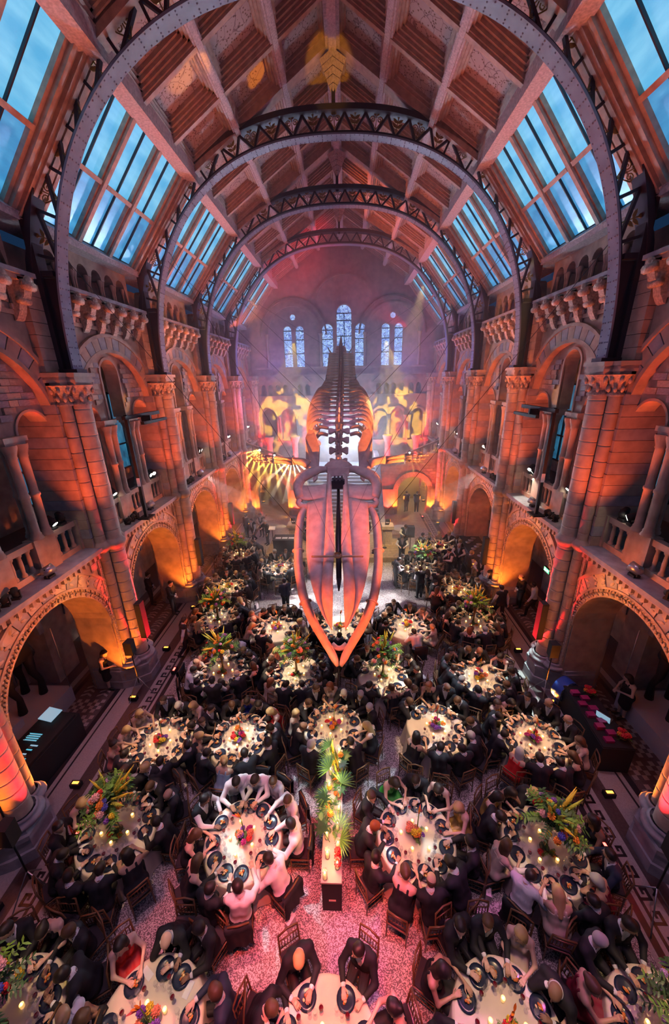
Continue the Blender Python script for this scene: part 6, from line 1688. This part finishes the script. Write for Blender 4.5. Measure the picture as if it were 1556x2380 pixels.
# bar counter by the rear pier
t = thing('bar_counter', 'long bar counter with brush-stroked white front by the rear pier', 'counter', (7.45, 18.6, 0), -.06)
M_BRUSH = mat('brushed_front', (.1, .11, .14), .6, col2=(.75, .75, .8), scale=5)
MB().box(-.5, .5, -1.5, 1.5, 0, 1.05).build('front', M_BRUSH, t); MB().box(-.55, .55, -1.55, 1.55, 1.05, 1.1).build('worktop', M_BLK, t)
for k in range(9): tag(obj('tray', MB().lathe([(.001, 0), (.12, 0), (.16, .03), (.1, .06), (.001, .09)], n=12).mesh('tray', M_CHROME), loc=(7.3 + .25 * (k % 3) - .05 * k / 3, 17.5 + .28 * k, 1.1)), 'steel dish on the bar counter, %s from its near end' % (ORD + ['sixth', 'seventh', 'eighth', 'ninth'])[k], 'dish', 'dishes on the bar')
sg = tag(obj('counter_sign', MB().box(-.02, .02, -.16, .16, 0, .42).mesh('counter_sign', M_CARD), loc=(7.9, 17.7, 1.1), rz=.5), 'small pale sign standing on the bar counter', 'sign')
# stage
t = thing('stage', 'low wooden stage platform under the whale tail', 'stage', (0, 0, 0))
MB().box(-4.5, 4.05, 18.9, 22.3, 0, .3).build('platform', mat('stage_oak', (.42, .3, .16), .5, var=.2, scale=8), t)
for k in range(14): MB().box(-4.5, 4.05, 18.92 + k * .24, 18.92 + k * .24 + .225, .3, .315).build('plank', mat('stage_oak', (.42, .3, .16), .5), t)
t = thing('stage_desk', 'black stage desk with three white sheets on top', 'desk', (-3.3, 19.6, .315))
MB().box(-.65, .65, -.4, .4, 0, .95).build('body', M_BLK, t); MB().box(-.68, .68, -.43, .43, .95, .99).build('lid', M_BLK, t)
for k in range(3): tag(obj('music_sheet', MB().box(-.16, .16, -.11, .11, 0, .006).mesh('music_sheet', M_CARD), loc=(-3.68 + .38 * k, 19.5, 1.31)), 'white sheet on the stage desk, %s from the desk side' % ORD[k], 'paper', 'sheets on the stage desk')
t = thing('music_stand', 'small lectern with a sheet behind the stage desk', 'stand', (-4.25, 20.6, .315)); MB().tube([(0, 0, 0), (0, 0, 1.1)], .02, 6).build('pole', M_BLK, t); MB().prism([(-.15, 1.1), (.15, 1.2), (.15, 1.22), (-.15, 1.12)], lambda a, b, h: (h, a, b), -.2, .2).build('sheet', M_CARD, t)
for k, x in enumerate((-2.3, 3.1)): tag(MB().prism([(-.2, 0), (.22, 0), (.22, .12), (-.08, .34), (-.2, .3)], lambda a, b, h: (h, a, b), -.25, .25).build('monitor_wedge', M_BLK, loc=(x, 18.5, 0)), 'black monitor wedge on the floor before the %s stage corner' % ('desk-side' if k == 0 else 'bar-side'), 'loudspeaker')
for k, (x, y) in enumerate(((-1.9, 19.4), (1.9, 19.5), (2.6, 20.2))):
    t = thing('microphone_stand', 'thin microphone stand on stage, %s from the desk side' % ORD[k], 'microphone stand', (x, y, .315)); MB().lathe([(.001, .02), (.13, .02), (.13, 0)], n=12).build('base', M_BLK, t); MB().tube([(0, 0, .02), (0, 0, 1.5)], .012, 6).build('pole', M_CHROME, t); MB().ball((0, 0, 1.54), .035, 8, 6).build('microphone', M_BLK, t)
t = thing('drum_kit', 'drum kit at the back of the stage behind the stage desk', 'drum kit', (-2.2, 21.4, .315))
MB().tube([(0, -.25, .3), (0, .2, .3)], .28, 16).build('bass_drum', M_BLK, t)
for x, z in ((-.3, .7), (.3, .7), (.55, .55)): MB().lathe([(.001, z), (.17, z), (.17, z + .2), (.001, z + .2)], (x, .1, 0), 14).build('drum', M_CHROME, t)
for x in (-.6, .65): MB().lathe([(.001, 1.12), (.22, 1.08), (.001, 1.1)], (x, .1, 0), 14).tube([(x, .1, 0), (x, .1, 1.08)], .01, 5).build('cymbal', mat('brass_cymbal', (.6, .45, .15), .3, .9), t)
for k, (x, nm) in enumerate(((-3.0, 'desk-side'), (2.8, 'bar-side'))):
    t = thing('newel_pedestal', 'gold-lit carved stone pedestal at the %s foot of the stairs' % nm, 'pedestal', (x, 20.9 if k else 21.2, .0))
    MB().box(-.34, .34, -.34, .34, 0, .35).build('base', M_ST3, t); MB().box(-.28, .28, -.28, .28, .35, 1.35).build('shaft', M_ST3, t); MB().box(-.2, .2, -.3, -.28, .5, 1.2).build('carved_panel', M_CARVE, t); MB().box(-.36, .36, -.36, .36, 1.35, 1.55).build('cap', M_ST3, t)
    l = thing('stage_light', 'moving-head lamp on the %s newel pedestal' % nm, 'stage light', (x, 20.9 if k else 21.2, 1.56)); obj('yoke', SL_BASE, l); h = obj('lamp_head', SL_HEAD, l, loc=(0, 0, .26), rz=(0, 0, -PI / 2 if k else PI / 2)); obj('lens', FL_LENS, h, loc=(0, .03, 0), scale=(.7, 1, .7))
t = thing('pole_loudspeaker', 'black loudspeaker on a pole beside the bar-side stage corner', 'loudspeaker', (4.1, 20.1, 0)); MB().tube([(0, 0, 0), (0, 0, 1.2)], .02, 6).build('pole', M_BLK, t); MB().box(-.2, .2, -.18, .18, 1.1, 1.75).build('cabinet', M_BLK, t); MB().lathe([(.3, 0), (.28, .03), (.02, .04)], n=14).build('base', M_BLK, t)
t = thing('bistro_table', 'bare round grey table beyond the bar-side pedestal', 'table', (3.75, 21.6, 0)); MB().lathe([(.001, 1.0), (.55, 1.0), (.55, 1.03), (.001, 1.03)], n=24).build('tabletop', mat('grey_tabletop', (.35, .3, .32), .5), t); MB().lathe([(.3, 0), (.04, .05), (.04, 1.0)], n=10).build('pedestal', M_CHROME, t)
for n, h in enumerate(HEADS):
    nm = ('desk' if n < 3 else 'gift table') + ' side rear stair wall, ' + ['first', 'second', 'third', 'first', 'second'][n]
    l = thing('stage_light', 'beam-fanning stage lamp on %s' % nm, 'stage light', (h[0], h[1] + .35, h[2] - .25)); obj('yoke', SL_BASE, l); hd_ = obj('lamp_head', SL_HEAD, l, loc=(0, 0, .26), rz=(-.4, 0, PI)); obj('lens', SL_LENS, hd_)
    MB().box(-.12, .12, .1, .6, -.5 if n else -.45, 0).build('bracket', M_BLK, l)
for n, (x, y, rz, ps) in enumerate(((-1.6, 20.6, 3.1, 'hold'), (1.5, 20.8, 3.0, 'talk'), (-2.3, 22.0, 3.1, 'bend'), (.6, 21.6, 3.2, 'hold'))):
    person(STAND[ps], 'S', ('short', 'dbdb'[n]), n % 2, ('musician in black at the desk-side of the stage', 'musician in black at the bar-side of the stage', 'drummer in black bending over the drum kit', 'musician in black standing at the middle of the stage')[n], (x, y, .315), rz)

def haze(name, y0, y1, dens, label):
    m = bpy.data.materials.new(name); m.use_nodes = True; nt = m.node_tree; nt.nodes.clear()
    o = nt.nodes.new('ShaderNodeOutputMaterial'); v = nt.nodes.new('ShaderNodeVolumeScatter')
    v.inputs['Density'].default_value = dens; v.inputs['Anisotropy'].default_value = .25; v.inputs['Color'].default_value = (1, 1, 1, 1)
    nt.links.new(v.outputs[0], o.inputs['Volume'])
    h = MB().box(-7.6, 7.6, y0, y1, .02, 19.6).build('haze', m, kind='stuff', label=label)
    return h
haze('thin_haze', 12.6, 20.95, .008, 'thin stage haze in the middle of the hall')
haze('thick_haze', 21.05, 31.35, .022, 'thicker stage haze before the end wall')

# narrow cone of denser mist added along each lamp beam so the beam shows
bm = bpy.data.materials.new('beam_fog'); bm.use_nodes = True; nt = bm.node_tree; nt.nodes.clear()
o_ = nt.nodes.new('ShaderNodeOutputMaterial'); v_ = nt.nodes.new('ShaderNodeVolumeScatter'); v_.inputs['Density'].default_value = .8; v_.inputs['Color'].default_value = (1, 1, 1, 1)
nt.links.new(v_.outputs[0], o_.inputs['Volume'])
for n_, (h, d, L, w_) in enumerate(BEAMS):
    h, d = Vector(h), d.normalized(); r = math.tan(math.radians(w_ / 2))
    o = MB().tube([h + d * .08, h + d * L], [.012, r * L], 12, sm=False).build('light_beam_haze', bm, kind='stuff')
    o['label'] = 'thin cones of added mist that show the beams of the rear stage lamps'; o['group'] = 'lit mist beams'
